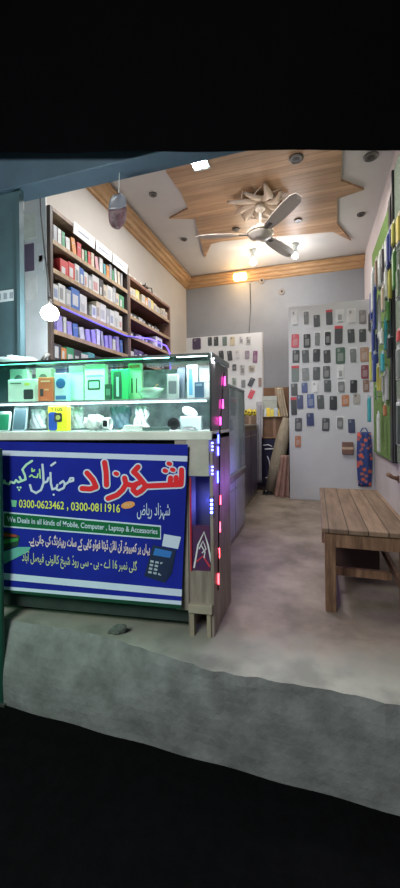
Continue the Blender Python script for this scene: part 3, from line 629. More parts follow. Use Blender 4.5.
obj('zip', tube(nb(), [(-.04, -.012, .014), (0, -.014, .021), (.04, -.012, .014)], .0016, 6), M_alu, t)
# clear bag lying on the counter top
p = cf(15, 352, .2); t = thing('plastic_parcel', 'pale blue plastic wrapped parcel lying on the counter glass', 'parcel', cw((cf(16, 352, .2)[0], .2, zTop + .002)), PHI)
bm = ball(nb(), (0, 0, 0), .5, 1, 20)
for v in bm.verts: v.co = Vector((v.co.x * .30, v.co.y * .2, max(0, v.co.z * .075 + .03 + .004 * math.sin(v.co.x * 20))))
obj('wrapping', bm, mat('pale_film', (.45, .58, .58), .25, noise=.3, scale=10, bump=.3), t, smooth=True)
obj('tape_band', B(-.02, .01, -.06, .06, .058, .068, bev=.002), pm((.6, .7, .68)), t)

# ------------------------------------------------------------------ side showcases along the aisle
def side_case(label, X, y0, y1, h, glass_from, panel, w=.42):
    t = thing('side_showcase', label, 'display counter', (X - w / 2, (y0 + y1) / 2, 0)); L = (y1 - y0) / 2; q = w / 2
    obj('carcass', B(-q, q - .012, -L, L, .0, glass_from, bev=.004), M_ply, t)
    n = 3
    for i in range(n):
        a = -L + 2 * L * i / n; pnl = obj('front_panel', B(q - .012, q, a + .012, a + 2 * L / n - .012, .06, glass_from - .06, bev=.004), panel, t)
        obj('panel_trim', B(q, q + .006, a + .03, a + 2 * L / n - .03, glass_from - .14, glass_from - .125), M_alu, pnl)
    obj('plinth', B(-q + .02, q - .03, -L, L, -.0, .05), M_caseD, t)
    obj('countertop', B(-q, q + .012, -L, L, glass_from, glass_from + .02, bev=.003), M_alu, t)
    if h > glass_from + .1:
        obj('glass_front', B(q - .006, q, -L + .01, L - .01, glass_from + .02, h - .015), M_glass2, t)
        obj('glass_end', B(-q, q, -L, -L + .006, glass_from + .02, h - .015), M_glass2, t)
        obj('glass_shelf', B(-q + .01, q - .01, -L + .01, L - .01, (glass_from + h) / 2, (glass_from + h) / 2 + .006), M_glass2, t)
        for yy in (-L, 0, L - .015): obj('glass_frame', B(q - .012, q + .004, yy, yy + .015, glass_from + .02, h), M_alu, t)
        obj('top_rail', B(-q, q + .006, -L, L, h - .018, h, bev=.002), M_alu, t)
        obj('back_board', B(-q, -q + .01, -L, L, glass_from + .02, h - .015), M_white, t)
    return t
M_purple = mat('purple_panel', (.10, .085, .15), .3, noise=.4, scale=3)
M_gpan = mat('grey_panel', (.36, .35, .40), .35, noise=.3, scale=4)
side_case('grey glass topped side showcase just behind the front counter', -.72, 2.40, 3.90, 1.44, .62, M_gpan)
side_case('low dark purple side cabinet further back along the aisle', -.86, 3.94, 5.72, 1.06, 1.04, M_purple)
for i in range(9):     # small packets inside the near side showcase
    y = 2.55 + i * .15; zz = .646 if i % 2 else 1.042
    c = [(.5, .5, .5), (.1, .12, .2), (.6, .6, .55), (.3, .1, .1)][i % 4]; cn = ['grey', 'navy', 'cream', 'dark red'][i % 4]
    t = thing('accessory_box', '%s accessory carton, %s from the near end, %s shelf inside the aisle showcase' % (cn, ORD[i // 2 + 1], 'lower' if i % 2 else 'upper'), 'box', (-.82, y, zz), 0, 'cartons inside the aisle showcase')
    obj('carton', B(-.04, .04, -.05, .05, 0, .16 + .02 * (i % 3), bev=.003), pm(c), t); obj('printed_panel', B(.04, .0415, -.035, .035, .03, .10), pm((.7, .7, .68)), t)

# ------------------------------------------------------------------ bookcases on the left wall
def shelf_at(z0, X): return z0
BX = -1.90
def bookcase(label, y0, y1, zs, ztop, m, side_m, zb=0):
    t = thing('bookcase', label, 'bookcase', ((XL + BX) / 2, (y0 + y1) / 2, 0)); L = (y1 - y0) / 2; q = (BX - XL) / 2
    for a, b in ((-L, -L + .03), (L - .03, L)): obj('side_panel', B(-q + .002, q, a, b, 0, ztop, bev=.002), side_m, t)
    obj('back_panel', B(-q + .002, -q + .012, -L + .03, L - .03, .05, ztop), M_caseD, t)
    obj('top_board', B(-q + .002, q, -L + .03, L - .03, ztop - .03, ztop, bev=.002), m, t)
    for z in zs:
        s = obj('shelf', B(-q + .012, q - .008, -L + .03, L - .03, z - .022, z), m, t); obj('shelf_lip', B(q - .008, q, -L + .03, L - .03, z - .03, z + .004), M_edge, s)
    return t
Z1 = [2.52, 2.30, 2.06, 1.83, 1.60, 1.2, .8, .4]; yA0, yA1, yB0, yB1 = 2.34, 3.575, 3.58, 4.77
bookcase('taller near bookcase filled with colourful books and white boxes', yA0, yA1, Z1, 2.77, M_case, M_caseD)
Z2 = [2.50, 2.27, 2.06, 1.80, 1.5, 1.1, .7]
bookcase('far bookcase with reddish shelves and mostly cream boxes', yB0, yB1, Z2, 2.70, wood('red_case', (.13, .05, .03), (.24, .10, .06), 4, (1, 8, 1)), wood('red_side', (.12, .06, .04), (.22, .12, .08), 4, (8, 8, 1)))
# thin centre divider of near bookcase below
PALC = {'red': (.55, .05, .05), 'white': (.62, .62, .60), 'cream': (.58, .50, .38), 'blue': (.06, .16, .46), 'green': (.05, .30, .14), 'dark': (.05, .05, .06), 'orange': (.65, .25, .06), 'grey': (.35, .36, .38), 'pink': (.65, .35, .38), 'teal': (.10, .36, .38), 'yellow': (.70, .58, .12), 'lilac': (.36, .30, .70)}
def book(y, z, th, h, cn, label, group, lean=0, depth=.17, kind='book', X=BX - .02, pages=True):
    t = thing(kind, label, 'book' if kind == 'book' else 'box', (X - depth / 2, y, z + .0008 + abs(math.sin(lean)) * th / 2), 0, group, rx=lean)
    q = depth / 2; c = PALC[cn]
    if kind == 'book':
        bm = nb(); box(bm, -q, q, -th / 2, -th / 2 + .002, 0, h); box(bm, -q, q, th / 2 - .002, th / 2, 0, h); box(bm, q - .003, q, -th / 2, th / 2, 0, h)
        obj('cover', bm, pm(c), t); obj('pages', B(-q + .002, q - .004, -th / 2 + .002, th / 2 - .002, .003, h - .004), M_paper, t)
        obj('spine_label', B(q, q + .001, -th * .36, th * .36, h * .66, h * .74), pm(tuple(min(1, v * .5 + .22) for v in c)), t)
    else:
        obj('carton', B(-q, q, -th / 2, th / 2, 0, h, bev=.002), pm(c), t)
        c2 = random.choice([(.1, .2, .5), (.6, .1, .1), (.12, .12, .14), (.4, .42, .45)]) if cn in ('white', 'cream') else (.7, .7, .7)
        obj('printed_panel', B(q, q + .0012, -th * .36, th * random.uniform(0, .34), h * random.uniform(.12, .3), h * random.uniform(.5, .85)), pm(tuple(v * .5 + .22 for v in c2)), t)
    return t
def fill(case, shelfname, z, y0, y1, hmax, seq, wmin, wmax, kind, where, leanprob=.25):
    y = y0; i = 0; n = 0; items = []
    while y < y1 - wmin and n < 24:
        w = random.uniform(wmin, wmax); cn = seq[i % len(seq)]; i += 1
        if cn == '-': y += w * .8; continue
        h = hmax * random.uniform(.62, .93); lean = 0
        if kind == 'book' and random.random() < leanprob: lean = R(random.uniform(4, 12)); 
        adv = w + (h * math.sin(lean) if lean else 0)
        if y + adv > y1: break
        n += 1; items.append((y + w / 2 + (h * math.sin(lean)), w, h * (math.cos(lean)), cn, lean)); y += adv + .004
    for j, (yy, w, h, cn, lean) in enumerate(items):
        book(yy, z + (.0), w, h, cn, '%s %s, %s from near end, %s' % (cn if cn not in ('dark',) else 'dark', 'book' if kind == 'book' else 'carton', ORD[j + 1], where), '%ss on the %s' % ('book' if kind == 'book' else 'carton', where), lean, kind='book' if kind == 'book' else 'product_box')
fill('near', '', Z1[0], yA0 + .06, yA1 - .05, .17, ['grey', 'white', 'green', 'white', 'orange', 'red', 'cream', 'green', 'red', 'cream', 'pink', 'white', 'teal', 'orange', 'grey', 'green', 'white', 'cream'], .035, .06, 'book', 'top shelf of the near bookcase', .45)
fill('near', '', Z1[1], yA0 + .14, yA1 - .05, .19, ['red', 'red', 'white', 'blue', 'white', 'grey', 'white', 'dark', 'cream', 'white', 'grey', 'cream', 'green'], .05, .11, 'carton', 'second shelf of the near bookcase')
fill('near', '', Z1[2], yA0 + .05, yA1 - .05, .20, ['white', 'white', 'grey', 'blue', 'white', '-', 'white', 'cream', 'white', 'grey', 'white'], .06, .12, 'carton', 'third shelf of the near bookcase')
fill('near', '', Z1[3], yA0 + .08, yA1 - .05, .17, ['lilac', 'white', 'lilac', 'blue', 'white', 'lilac', 'lilac', 'white', 'grey', 'lilac'], .03, .07, 'book', 'violet lit fourth shelf of the near bookcase', .6)
fill('near', '', Z1[4], yA0 + .05, yA1 - .05, .17, ['dark', 'orange', 'green', 'dark', 'white', 'teal', 'dark', 'cream', 'grey', 'blue'], .06, .10, 'carton', 'fifth shelf of the near bookcase')
fill('far', '', Z2[0], yB0 + .06, yB1 - .05, .14, ['cream', 'cream', 'yellow', '-', 'cream', 'orange', 'cream', 'yellow', 'cream', 'cream', '-', 'cream'], .05, .10, 'carton', 'top shelf of the far bookcase')
fill('far', '', Z2[1], yB0 + .06, yB1 - .3, .06, ['dark', 'dark', '-', 'grey', 'dark', '-', 'dark', 'dark'], .06, .10, 'carton', 'second shelf of the far bookcase')
fill('far', '', Z2[2], yB0 + .06, yB1 - .6, .07, ['dark', '-', 'dark', 'grey', 'dark'], .06, .10, 'carton', 'third shelf of the far bookcase')
fill('far', '', Z2[3], yB0 + .06, yB1 - .05, .15, ['white', 'dark', 'dark', '-', 'white', 'dark', 'grey', '-'], .06, .12, 'carton', 'violet lit fourth shelf of the far bookcase')
# router box with a lit face
t = thing('router_box', 'white carton with a dark square picture at the far end of the far bookcase', 'box', (BX - .10, 4.45, Z2[2] + .0008), 0)
obj('carton', B(-.07, .07, -.10, .10, 0, .15, bev=.003), M_paper, t); obj('printed_panel', B(.07, .072, -.06, .06, .03, .11), pm((.1, .12, .3)), t)
# white cards along the top edge of the near bookcase
for i, (ya, yb) in enumerate(((2.62, 2.93), (2.95, 3.22), (3.24, 3.54))):
    t = thing('name_card', 'white card taped along the near bookcase top edge, %s from the near end' % ORD[i + 1], 'card', (BX - .0005, (ya + yb) / 2, 2.69), 0, 'white cards along the bookcase top', ry=R(3))
    obj('card', B(0, .003, -(yb - ya) / 2, (yb - ya) / 2, 0, .10), M_paper, t); obj('printed_line', B(.003, .0035, -.09, .07, .04, .055), pm((.3, .32, .4)), t)
for i, y in enumerate((3.68, 3.80, 3.95, 4.14, 4.36, 4.56)):
    if i in (3,):
        t = thing('toy_drone', 'small black four armed gadget sitting on top of the far bookcase', 'gadget', (BX - .08, y, 2.70))
        obj('body', B(-.03, .03, -.05, .05, .06, .085, bev=.006), M_blk, t)
        for a in (-1, 1):
            for b in (-1, 1): obj('leg', tube(nb(), [(0, 0, .07), (a * .05, b * .09, .08), (a * .055, b * .095, .0)], .006, 6), M_blk, t)
        continue
    t = thing('cream_packet', 'cream packet lying on top of the far bookcase, %s from the near end' % ORD[i + 1 - (i > 3)], 'packet', (BX - .09, y, 2.70), .1 * i, 'packets on top of the far bookcase')
    obj('packet_body', B(-.05, .05, -.045, .045, 0, .05, bev=.008), pm((.62, .58, .50)), t); obj('packet_flap', B(-.05, .05, -.02, .02, .05, .054, bev=.001), M_paper, t)
# violet LED strip running along the shelf
pts = [(BX + .006, 2.45, Z1[2] - .035), (BX + .006, 3.0, Z1[2] - .04), (BX + .006, 3.5, Z1[2] - .034), (BX + .006, 3.7, Z2[2] + .0), (BX + .006, 4.1, Z2[2] + .06), (BX + .006, 4.6, Z2[2] + .07), (BX + .006, 4.72, Z2[2] + .0), (BX + .006, 4.74, Z2[3] + .02)]
M_vio = glow((.16, .10, 1), 3.2)
bm = tube(nb(), pts[3:], .008, 6); tag(obj('light_strip', bm, M_vio), 'violet light strip arching across the far bookcase shelf', 'light strip')
bm = tube(nb(), pts[:4], .006, 6); tag(obj('light_strip', bm, glow((.15, .12, 1), 1.6)), 'violet light strip under the third shelf of the near bookcase', 'light strip')
# white sheet with posters on the side of the near bookcase
YS = yA0 - .012
q0 = onY(24, 200, YS); q1 = onY(45.5, 200, YS)
t = thing('notice_board', 'white sheet of taped papers beside the near bookcase', 'notice board', (max(q0.x, XL + .005), YS, 0))
w = q1.x - max(q0.x, XL + .005); obj('board', B(0, w, 0, .010, 0, 2.85), mat('white_sheet', (.60, .64, .66), .5, noise=.15, scale=4), t)
def paper(x0, x1, y0, y1, c, nm, lb):
    a, b = onY(x0, y1, YS - .002), onY(x1, y0, YS - .002); o = obj(nm, B(a.x, b.x, YS - .004, YS - .001, a.z, b.z), pm(c), t, world=True); tag(o, lb)
paper(24.5, 34, 243, 272, (.10, .08, .14), 'poster', 'dark purple poster'); paper(37, 43, 243, 271, (.62, .66, .70), 'poster', 'pale poster')
paper(39, 43, 255, 262, (.62, .30, .2), 'poster_print', 'orange print'); paper(26, 37, 276, 300, (.68, .70, .70), 'paper_sheet', 'white sheet'); paper(24, 36, 212, 240, (.60, .66, .62), 'paper_sheet', 'pale green sheet')
# printer under the bulb
p = atd(37, 346, 2.42); t = thing('label_printer', 'dark navy desktop printer standing below the bulb', 'printer', (p.x - .02, 2.232, 1.3608))
obj('printer_body', B(-.09, .13, -.08, .08, 0, .13, bev=.02), pm((.03, .05, .10)), t); obj('paper_slot', B(-.06, .10, -.084, -.075, .07, .085), M_blk, t); obj('printer_lid', B(-.08, .12, -.07, .07, .13, .17, bev=.015), pm((.06, .10, .16)), t)
obj('grey_pipe', tube(nb(), [(-.13, 0, .002), (-.13, 0, .22), (-.09, .0, .26)], .018, 8), pm((.3, .3, .28)), t, smooth=True)
tbl = thing('side_table', 'grey stand under the navy printer behind the counter', 'table', (p.x - .02, 2.232, 0)); obj('tabletop', B(-.16, .16, -.085, .085, 1.335, 1.36, bev=.004), M_ply, tbl)
for a in (-1, 1):
    for b in (-1, 1): obj('leg', B(a * .14 - .015, a * .14 + .015, b * .065 - .015, b * .065 + .015, 0, 1.335), M_ply, tbl)
# hanging bulb
p = atd(50, 313, 2.3); bl = thing('hanging_bulb', 'very bright white bulb hanging on a wire left of the bookcase', 'light bulb', p)
obj('globe', lathe(nb(), [(.018, .045), (.042, .028), (.054, -.002), (.042, -.034), (.002, -.050)], 20), glow((.9, .97, 1), 70), bl, smooth=True)  # globe widened to take in the glow around the bulb
obj('lamp_holder', lathe(nb(), [(.003, .09), (.013, .08), (.016, .034)], 16), M_rim, bl, smooth=True)
q = onY(38, 190, YF + .15) - p
obj('cord', tube(nb(), [(0, 0, .10), (-.03, 0, .35), (q.x * .9, q.y, q.z * .8), (q.x, q.y, q.z + .3)], .005, 6), M_char, bl)

# pennant under the beam
p = atd(117.5, 211, 2.25); t = thing('pennant', 'curved hanging tag with a dark red lower half under the beam', 'pennant', p)
W2, H2 = .062, .108
def pen(u, v, k=0):
    y = 1 - 2 * v; wd = W2 * max(.12, (1 - abs(y) ** 3.2)) ** .5 * (1 if y < .0 else 1.0)
    return ((u - .5) * 2 * wd, .012 * math.sin(u * 3.1) + k, y * H2)
obj('tag_top', solid(grid(lambda u, v: pen(u, v * .42), 10, 8), .003), mat('frosted', (.20, .20, .23), .25, noise=.3, scale=18), t, smooth=True)
obj('tag_bottom', solid(grid(lambda u, v: pen(u, .42 + v * .57), 10, 12), .003), mat('wine_print', (.05, .008, .015), .4, noise=.7, scale=25, c2=(.20, .12, .13)), t, smooth=True)
obj('cord', tube(nb(), [(.01, 0, H2), (.02, 0, H2 + .2), (.02, 0, 2.72 - p.z)], .002, 5), M_paper, t)

# label plate on the pier
p = onY(-6, 303, YF - .005); q = onY(13.5, 289, YF - .005); t = thing('sticker', 'white number sticker on the dark teal pier', 'sticker', ((p.x + q.x) / 2, YF - .002, p.z))
w = q.x - p.x; h = q.z - p.z; obj('backing', B(-w / 2, w / 2, -.003, 0, 0, h), pm((.42, .48, .50)), t)
for i in range(3): obj('printed_line', B(-w / 2 + .03 + .05 * i, -w / 2 + .06 + .05 * i, -.0036, -.003, h * .2, h * .75), pm((.2, .24, .26)), t)
# green door post in front at the far left
p = onZ(1.5, 606, 0); a = onY(3.0, 560, 1.60).x - .014
t = thing('door_post', 'narrow dark green steel post at the left edge beside the banner', 'post', (a - .03, 1.61, -.42))
obj('post', B(-.05, .03, -.01, .01, 0, 1.40, bev=.003), mat('green_steel', (.02, .10, .07), .4, .3, noise=.3), t); obj('base_plate', B(-.07, .05, -.02, .02, 0, .012), M_rim, t)

# ------------------------------------------------------------------ phone cases
def case_item(p, w, h, c, label, group, style=0, rz=0, tilt=0, nrm='y'):
    t = thing('phone_case', label, 'phone case', p + Vector((0, .0006, 0)), 0, group, ry=tilt)
    card = style in (1, 3)
    if card: obj('backing_card', prism(nb(), rrect(-w / 2, w / 2, -h / 2, h / 2, w * .06), -.003, 'y', 0), pm((.62, .62, .63)), t)
    s = .74 if card else .96; hh = h * (.42 if card else .46); oy = -h * .03
    obj('case_shell', prism(nb(), rrect(-w / 2 * s, w / 2 * s, -hh + oy, hh + oy, w * .14), -.012, 'y', -.003 if card else 0), pm(c, .35), t)
    c2 = tuple(min(1, v * .6 + .16) for v in c) if sum(c) < .9 else tuple(v * .45 for v in c)
    if style in (0, 1, 2): obj('camera_ring', prism(nb(), rrect(-w * .32 * s, -w * .02, hh * .45 + oy, hh * .88 + oy, w * .07), -.0035, 'y', -.012 if not card else -.015), pm(c2, .3), t)
    if style in (2, 3): obj('pattern_panel', prism(nb(), rrect(-w * .3 * s, w * .32 * s, -hh * .7 + oy, hh * .3 + oy, w * .05), -.002, 'y', -.012 if not card else -.015), pm(c2, .5), t)
    if style == 4: obj('header_card', prism(nb(), rrect(-w / 2, w / 2, h * .36, h * .52, w * .04), -.014, 'y', 0), pm((.50, .04, .06)), t)
    return t
GY, DG, BK, NV, WT, RD, BR, GN, OR = (.16, .17, .17), (.06, .065, .07), (.02, .02, .025), (.03, .04, .13), (.62, .62, .63), (.55, .07, .10), (.22, .12, .08), (.06, .11, .08), (.45, .17, .07)
rows = [
 ('top', [(291, 298, 309, 326, WT, 1), (303, 309.5, 310, 325, GY, 1), (313.5, 320, 314, 327, DG, 0), (326, 332.5, 310, 325, DG, 4), (335.5, 344, 309, 323, WT, 3), (347, 356, 308, 324, (.58, .55, .56), 1), (359, 366, 309, 324, (.22, .2, .2), 2)]),
 ('second', [(291.5, 299, 333, 348, RD, 2), (303.5, 310.5, 333, 348, BK, 2), (314, 320.5, 331, 346, GY, 1), (324, 331.5, 330, 346, BK, 3), (334.5, 342.5, 326, 344, DG, 4), (347.5, 354.5, 328, 343, DG, 0), (359, 366, 328, 342, DG, 0)]),
 ('third', [(292.5, 299.5, 349, 363, BK, 2), (302, 309, 349, 363, DG, 0), (313, 320, 348, 362, BK, 0), (323.5, 330.5, 349, 363, (.04, .04, .04), 0), (335.5, 345, 346, 364, GN, 2), (349, 357, 347, 363, GY, 1), (360, 368.5, 346, 362, (.36, .22, .15), 2)]),
 ('fourth', [(291.5, 299, 366, 382, (.10, .13, .12), 4), (302, 309, 367, 381, GY, 0), (313, 320, 366, 380, DG, 0), (323, 330, 365, 379, DG, 2), (337, 344, 365, 379, WT, 3), (361, 368.5, 364, 379, (.22, .05, .07), 2)]),
 ('fifth', [(291, 297.5, 382.5, 396, BK, 0), (301.5, 307.5, 382, 393, (.04, .06, .20), 0), (311.5, 318.5, 381, 393, WT, 1), (324, 331, 379, 392, DG, 0), (337, 345.5, 380, 393, GY, 3), (350, 357, 379, 393, BK, 0), (363, 369, 379, 392, BR, 2)]),
 ('sixth', [(291, 296.8, 397.5, 415, BK, 4), (297, 303.3, 394, 409, NV, 0), (307, 314.3, 393, 408, (.04, .08, .26), 2), (317, 324, 394, 409, DG, 0), (329.5, 337, 395, 410, BK, 0), (341.5, 349, 394, 406, OR, 2), (353, 360, 393, 404, (.36, .33, .3), 0)]),
 ('seventh', [(295, 302, 417, 431, DG, 2), (306.5, 314, 412, 426, NV, 0), (322, 329.5, 417, 431, DG, 2), (336, 344, 416, 429, GY, 3), (348, 355, 418, 433, (.05, .06, .12), 0)]),
 ('lowest', [(295, 301, 435, 447, OR, 2)]),
]
def cname(c):
    return {GY: 'grey', DG: 'charcoal', BK: 'black', NV: 'navy', WT: 'white', RD: 'pinkish red', BR: 'brown', GN: 'dark green', OR: 'orange brown'}.get(c, 'blue' if c[2] > c[0] * 1.7 else 'dark red' if c[0] > .2 and c[1] < .06 else 'tan' if c[0] > c[2] * 1.5 else 'greyish')
for rn, L in rows:
    for j, (x0, x1, y0, y1, c, st) in enumerate(L):
        a, b = onY(x0, y1, YP), onY(x1, y0, YP)
        sfx = {0: 'plain', 1: 'carded', 2: 'patterned', 3: 'carded patterned', 4: 'red topped'}[st]
        lb = '%s %s phone case, %s from left in the %s row on the partition' % (sfx, cname(c), ORD[j + 1], rn) if rn != 'lowest' else 'orange brown patterned phone case hanging alone lowest on the partition'
        case_item((a + b) / 2, b.x - a.x, b.z - a.z, c, lb, 'phone cases on the partition', st, tilt=R(random.uniform(-2, 2)))
# box clipped low on the partition
a, b = onY(342, 454, YP), onY(353, 442, YP); t = thing('gift_pack', 'small brown and black pack low on the partition beside the flowered bag', 'pack', ((a.x + b.x) / 2, YP + .0006, a.z))
w, h = b.x - a.x, b.z - a.z; obj('pack_body', B(-w / 2, w / 2, -.05, 0, 0, h, bev=.005), pm((.16, .08, .06)), t); obj('printed_band', B(-w / 2 - .001, w / 2 + .001, -.052, 0, h * .4, h * .6), pm((.5, .35, .25)), t)
# back board
YBd = YB - .02
a, b = onY(176, 452, YBd), onY(262.5, 332, YBd)
t = thing('display_board', 'white display board leaning on the back wall left of the recess', 'display board', ((a.x + b.x) / 2, YBd, a.z))
w, h = b.x - a.x, b.z - a.z
obj('board', B(-w / 2, w / 2, 0, .015, 0, h, bev=.003), mat('white_board', (.66, .67, .68), .5, noise=.1, scale=3), t)
for s in (-1, 1): obj('frame_edge', B(s * w / 2 - .012, s * w / 2 + .012, -.006, .016, 0, h, bev=.002), mat('board_edge', (.45, .42, .40), .5, noise=.1), t)
back = [(192.5, 201, 337, 350, (.07, .05, .10), 0, 0, 'top'), (208, 212, 336.5, 346, DG, 0, 0, 'top'), (214, 218.5, 336, 346, DG, 0, 0, 'top'), (222.5, 227, 336, 346, (.14, .19, .17), 0, 0, 'top'), (230, 235, 336, 346, (.55, .48, .34), 0, 0, 'top'), (239, 243.5, 336, 344, WT, 2, 0, 'top'), (246, 251, 336, 345, (.5, .5, .5), 2, 0, 'top'),
        (219, 223.7, 350, 360, DG, 0, -4, 'second'), (227.5, 232.2, 350, 361, DG, 0, -6, 'second'), (235.5, 239.5, 350, 359, WT, 1, 0, 'second'), (245, 249.5, 350, 359, (.30, .24, .32), 2, 0, 'second'), (253, 257.5, 350, 363, (.25, .08, .2), 2, 3, 'second'),
        (232, 237, 363.5, 371, DG, 3, 0, 'third'), (240, 245, 364, 375, (.5, .5, .48), 2, 0, 'third'), (248.5, 255, 365, 372, (.5, .45, .36), 2, 0, 'third'),
        (232, 236.5, 377, 386, (.38, .45, .38), 2, 0, 'fourth'), (241, 246, 379, 388, GY, 1, 0, 'fourth'), (249, 254, 377, 387, BK, 0, 25, 'fourth'), (258.5, 261.5, 377, 387, BR, 0, 0, 'fourth'), (249, 254, 389, 399, (.62, .03, .06), 0, 25, 'fifth')]
cnt_ = {}
for (x0, x1, y0, y1, c, st, ti, rn) in back:
    cnt_[rn] = cnt_.get(rn, 0) + 1; a, b = onY(x0, y1, YBd), onY(x1, y0, YBd)
    cn = cname(c) if c != (.62, .03, .06) else 'bright red'
    lb = '%s phone case, %s from left in the %s row on the back board' % (cn, ORD[cnt_[rn]], rn) if rn != 'fifth' else 'bright red phone case hanging tilted lowest on the back board'
    case_item((a + b) / 2, b.x - a.x, b.z - a.z, c, lb, 'phone cases on the back board', st, tilt=R(ti))

# ------------------------------------------------------------------ recess
YR = 5.95
a, b = onY(256, 486, YR), onY(289, 437, YR); xr0, xr1 = -1.02, xp0 + .1
t = thing('storage_counter', 'black fronted counter with white writing in the back recess', 'counter', ((xr0 + xr1) / 2, YR + .12, 0)); w = (xr1 - xr0) / 2; hz_ = onY(270, 437, YR).z
obj('carcass', B(-w, w, -.1, .15, 0, hz_ - .02), M_caseD, t); obj('countertop', B(-w - .01, w + .01, -.13, .16, hz_ - .02, hz_, bev=.003), M_card, t)
pn = obj('printed_front', B(-w + .02, w - .01, -.112, -.1, .06, hz_ - .03), mat('black_print', (.02, .02, .045), .35, noise=.5, scale=6), t)
for (u, v, uu, vv) in ((-.28, .72, -.14, .70), (-.26, .66, .02, .635), (-.22, .55, -.18, .35), (-.18, .35, -.12, .45), (-.1, .55, -.09, .4), (-.06, .5, -.02, .38), (-.25, .2, -.1, .22)):
    obj('white_writing', tube(nb(), [(u + .12, -.114, v), ((u + uu) / 2 + .12 + .01, -.114, (v + vv) / 2 + .02), (uu + .12, -.114, vv)], .008, 5), M_wp, t)
def carton(x0, x1, y0, y1, Y, d, c, lb, flaps=True, base=None):
    a, b = onY(x0, y1, Y), onY(x1, y0, Y); zb2 = a.z if base is None else base; t = thing('carton', lb, 'carton', ((a.x + b.x) / 2, Y + d / 2, zb2)); w = (b.x - a.x) / 2; h = b.z - zb2
    obj('carton_body', B(-w, w, -d / 2, d / 2, 0, h, bev=.003), mat('kraft', c, .8, noise=.35, scale=7), t)
    obj('tape', B(-.02, .02, -d / 2 - .001, d / 2 + .001, h * .0 + .002, h + .001), pm(tuple(min(1, v * 1.5) for v in c)), t)
    return zb2 + h
zt1 = carton(263, 286, 417, 437, YR, .22, (.22, .12, .07), 'brown carton on the black recess counter below the tray', base=hz_)
zt2 = carton(243, 257, 416, 434, YR, .22, (.22, .14, .09), 'brown carton left on the recess counter below the yellow toy', base=hz_)
carton(263.5, 288.5, 387, 408, YR + .04, .18, (.20, .10, .05), 'dark reddish wooden crate on the right carton behind the tray', base=zt1)
t = thing('pale_packet', 'pale grey green packet leaning on the reddish crate', 'packet', (onY(270, 400, YR).x, YR - .004 + .02, zt1)); zq = onY(270, 396, YR).z - zt1
obj('packet_body', B(-.11, .11, -.012, .012, 0, zq, bev=.004), pm((.42, .44, .38)), t); obj('packet_flap', B(-.11, .11, -.016, -.012, zq * .8, zq, bev=.001), pm((.5, .52, .46)), t)
t = thing('tray', 'shallow tray with shiny yellow and silver packets on the right carton', 'tray', (onY(272, 416, YR - .06).x, YR - .0, zt1))
obj('tray_base', B(-.15, .15, -.06, .0, 0, .012, bev=.002), pm((.3, .2, .12)), t)
for i, c in enumerate([(.5, .5, .5), (.75, .5, .05), (.7, .55, .1), (.45, .47, .5), (.6, .4, .1)]):
    tt = thing('snack_packet', '%s packet, %s from left in the recess tray' % ('silver' if c[2] > .2 else 'gold', ORD[i + 1]), 'packet', (t.location.x - .12 + .06 * i, YR - .03, zt1 + .012), 0, 'packets in the recess tray')
    obj('packet_body', prism(nb(), rrect(-.027, .027, 0, .10 + .02 * (i % 2), .01), .03, 'y', -.02), pm(c, .25, .4), tt); obj('packet_seal', B(-.027, .027, -.006, .0, .10 + .02 * (i % 2) - .002, .115 + .02 * (i % 2)), pm(c, .25, .4), tt)
p = onY(249, 416, YR - .02); t = thing('plush_toy', 'yellow plush toy with black spots on the left recess carton', 'toy', (p.x, YR + .03, zt2))
for dx, rr in ((-.08, .055), (0, .06), (.08, .055)): obj('plush_ball', ball(nb(), (dx, 0, rr), rr), mat('yellow_plush', (.70, .55, .06), .8, noise=.2, scale=20), t, smooth=True)
for dx in (-.09, -.05, 0, .05, .09): obj('black_spot', ball(nb(), (dx, -.05, .06 + .02 * (dx < 0)), .014), M_blk, t, smooth=True)
def cloth(name, lb, cat, x0, x1, y0, y1, Y, c, x2=None, x3=None, amp=.02, nf=5):
    tl, tr, bl_, br_ = onY(x0, y0, Y), onY(x1, y0, Y), onY(x0 if x2 is None else x2, y1, Y), onY(x1 if x3 is None else x3, y1, Y)
    t = thing(name, lb, cat, (bl_.x, Y, bl_.z))
    def fn(u, v): p = tl.lerp(tr, u).lerp(bl_.lerp(br_, u), v); return (p.x, p.y - .02 + amp * math.sin(u * nf * math.pi + v * 2) * (.4 + .6 * v) - .03 * math.sin(u * math.pi), p.z)
    obj('fabric', solid(grid(fn, 18, 18), .006), mat('cloth', c, .8, noise=.3, scale=9), t, world=True, smooth=True)
    obj('hem', tube(nb(), [fn(i / 12, 1) for i in range(13)], .006, 6), mat('cloth_hem', tuple(v * .8 for v in c), .8, noise=.1), t, world=True)
    return t
cloth('cloth_bundle', 'cream cloth hanging from the reddish crate in the recess', 'cloth', 275, 283, 388, 417, YR - .06, (.50, .40, .28), 281, 288.5)
cloth('white_scarf', 'narrow white cloth hanging left of the black printed front', 'cloth', 256.5, 262, 402, 482, YR - .16, (.48, .46, .50), 257, 262)
cloth('pink_bag', 'dusty pink cloth bag lying on the floor behind the partition edge', 'bag', 281, 289, 455, 497, YR - .40, (.42, .25, .20), 274, 289.5, .035)
p0, p1 = onY(286, 418, YR - .12), onY(270, 484, YR - .28); p1.z = .05
t = thing('rolled_mat', 'beige rolled mat leaning diagonally in the recess', 'rolled mat', p1)
tube_pts = [p1, p1.lerp(p0, .35) + Vector((.02, 0, 0)), p1.lerp(p0, .7) + Vector((.015, 0, 0)), p0]
obj('rolled_fabric', tube(nb(), tube_pts, [.075, .115, .10, .05], 14), mat('beige_mat', (.34, .29, .21), .85, noise=.3, scale=6, stretch=(4, 4, 1)), t, world=True, smooth=True)
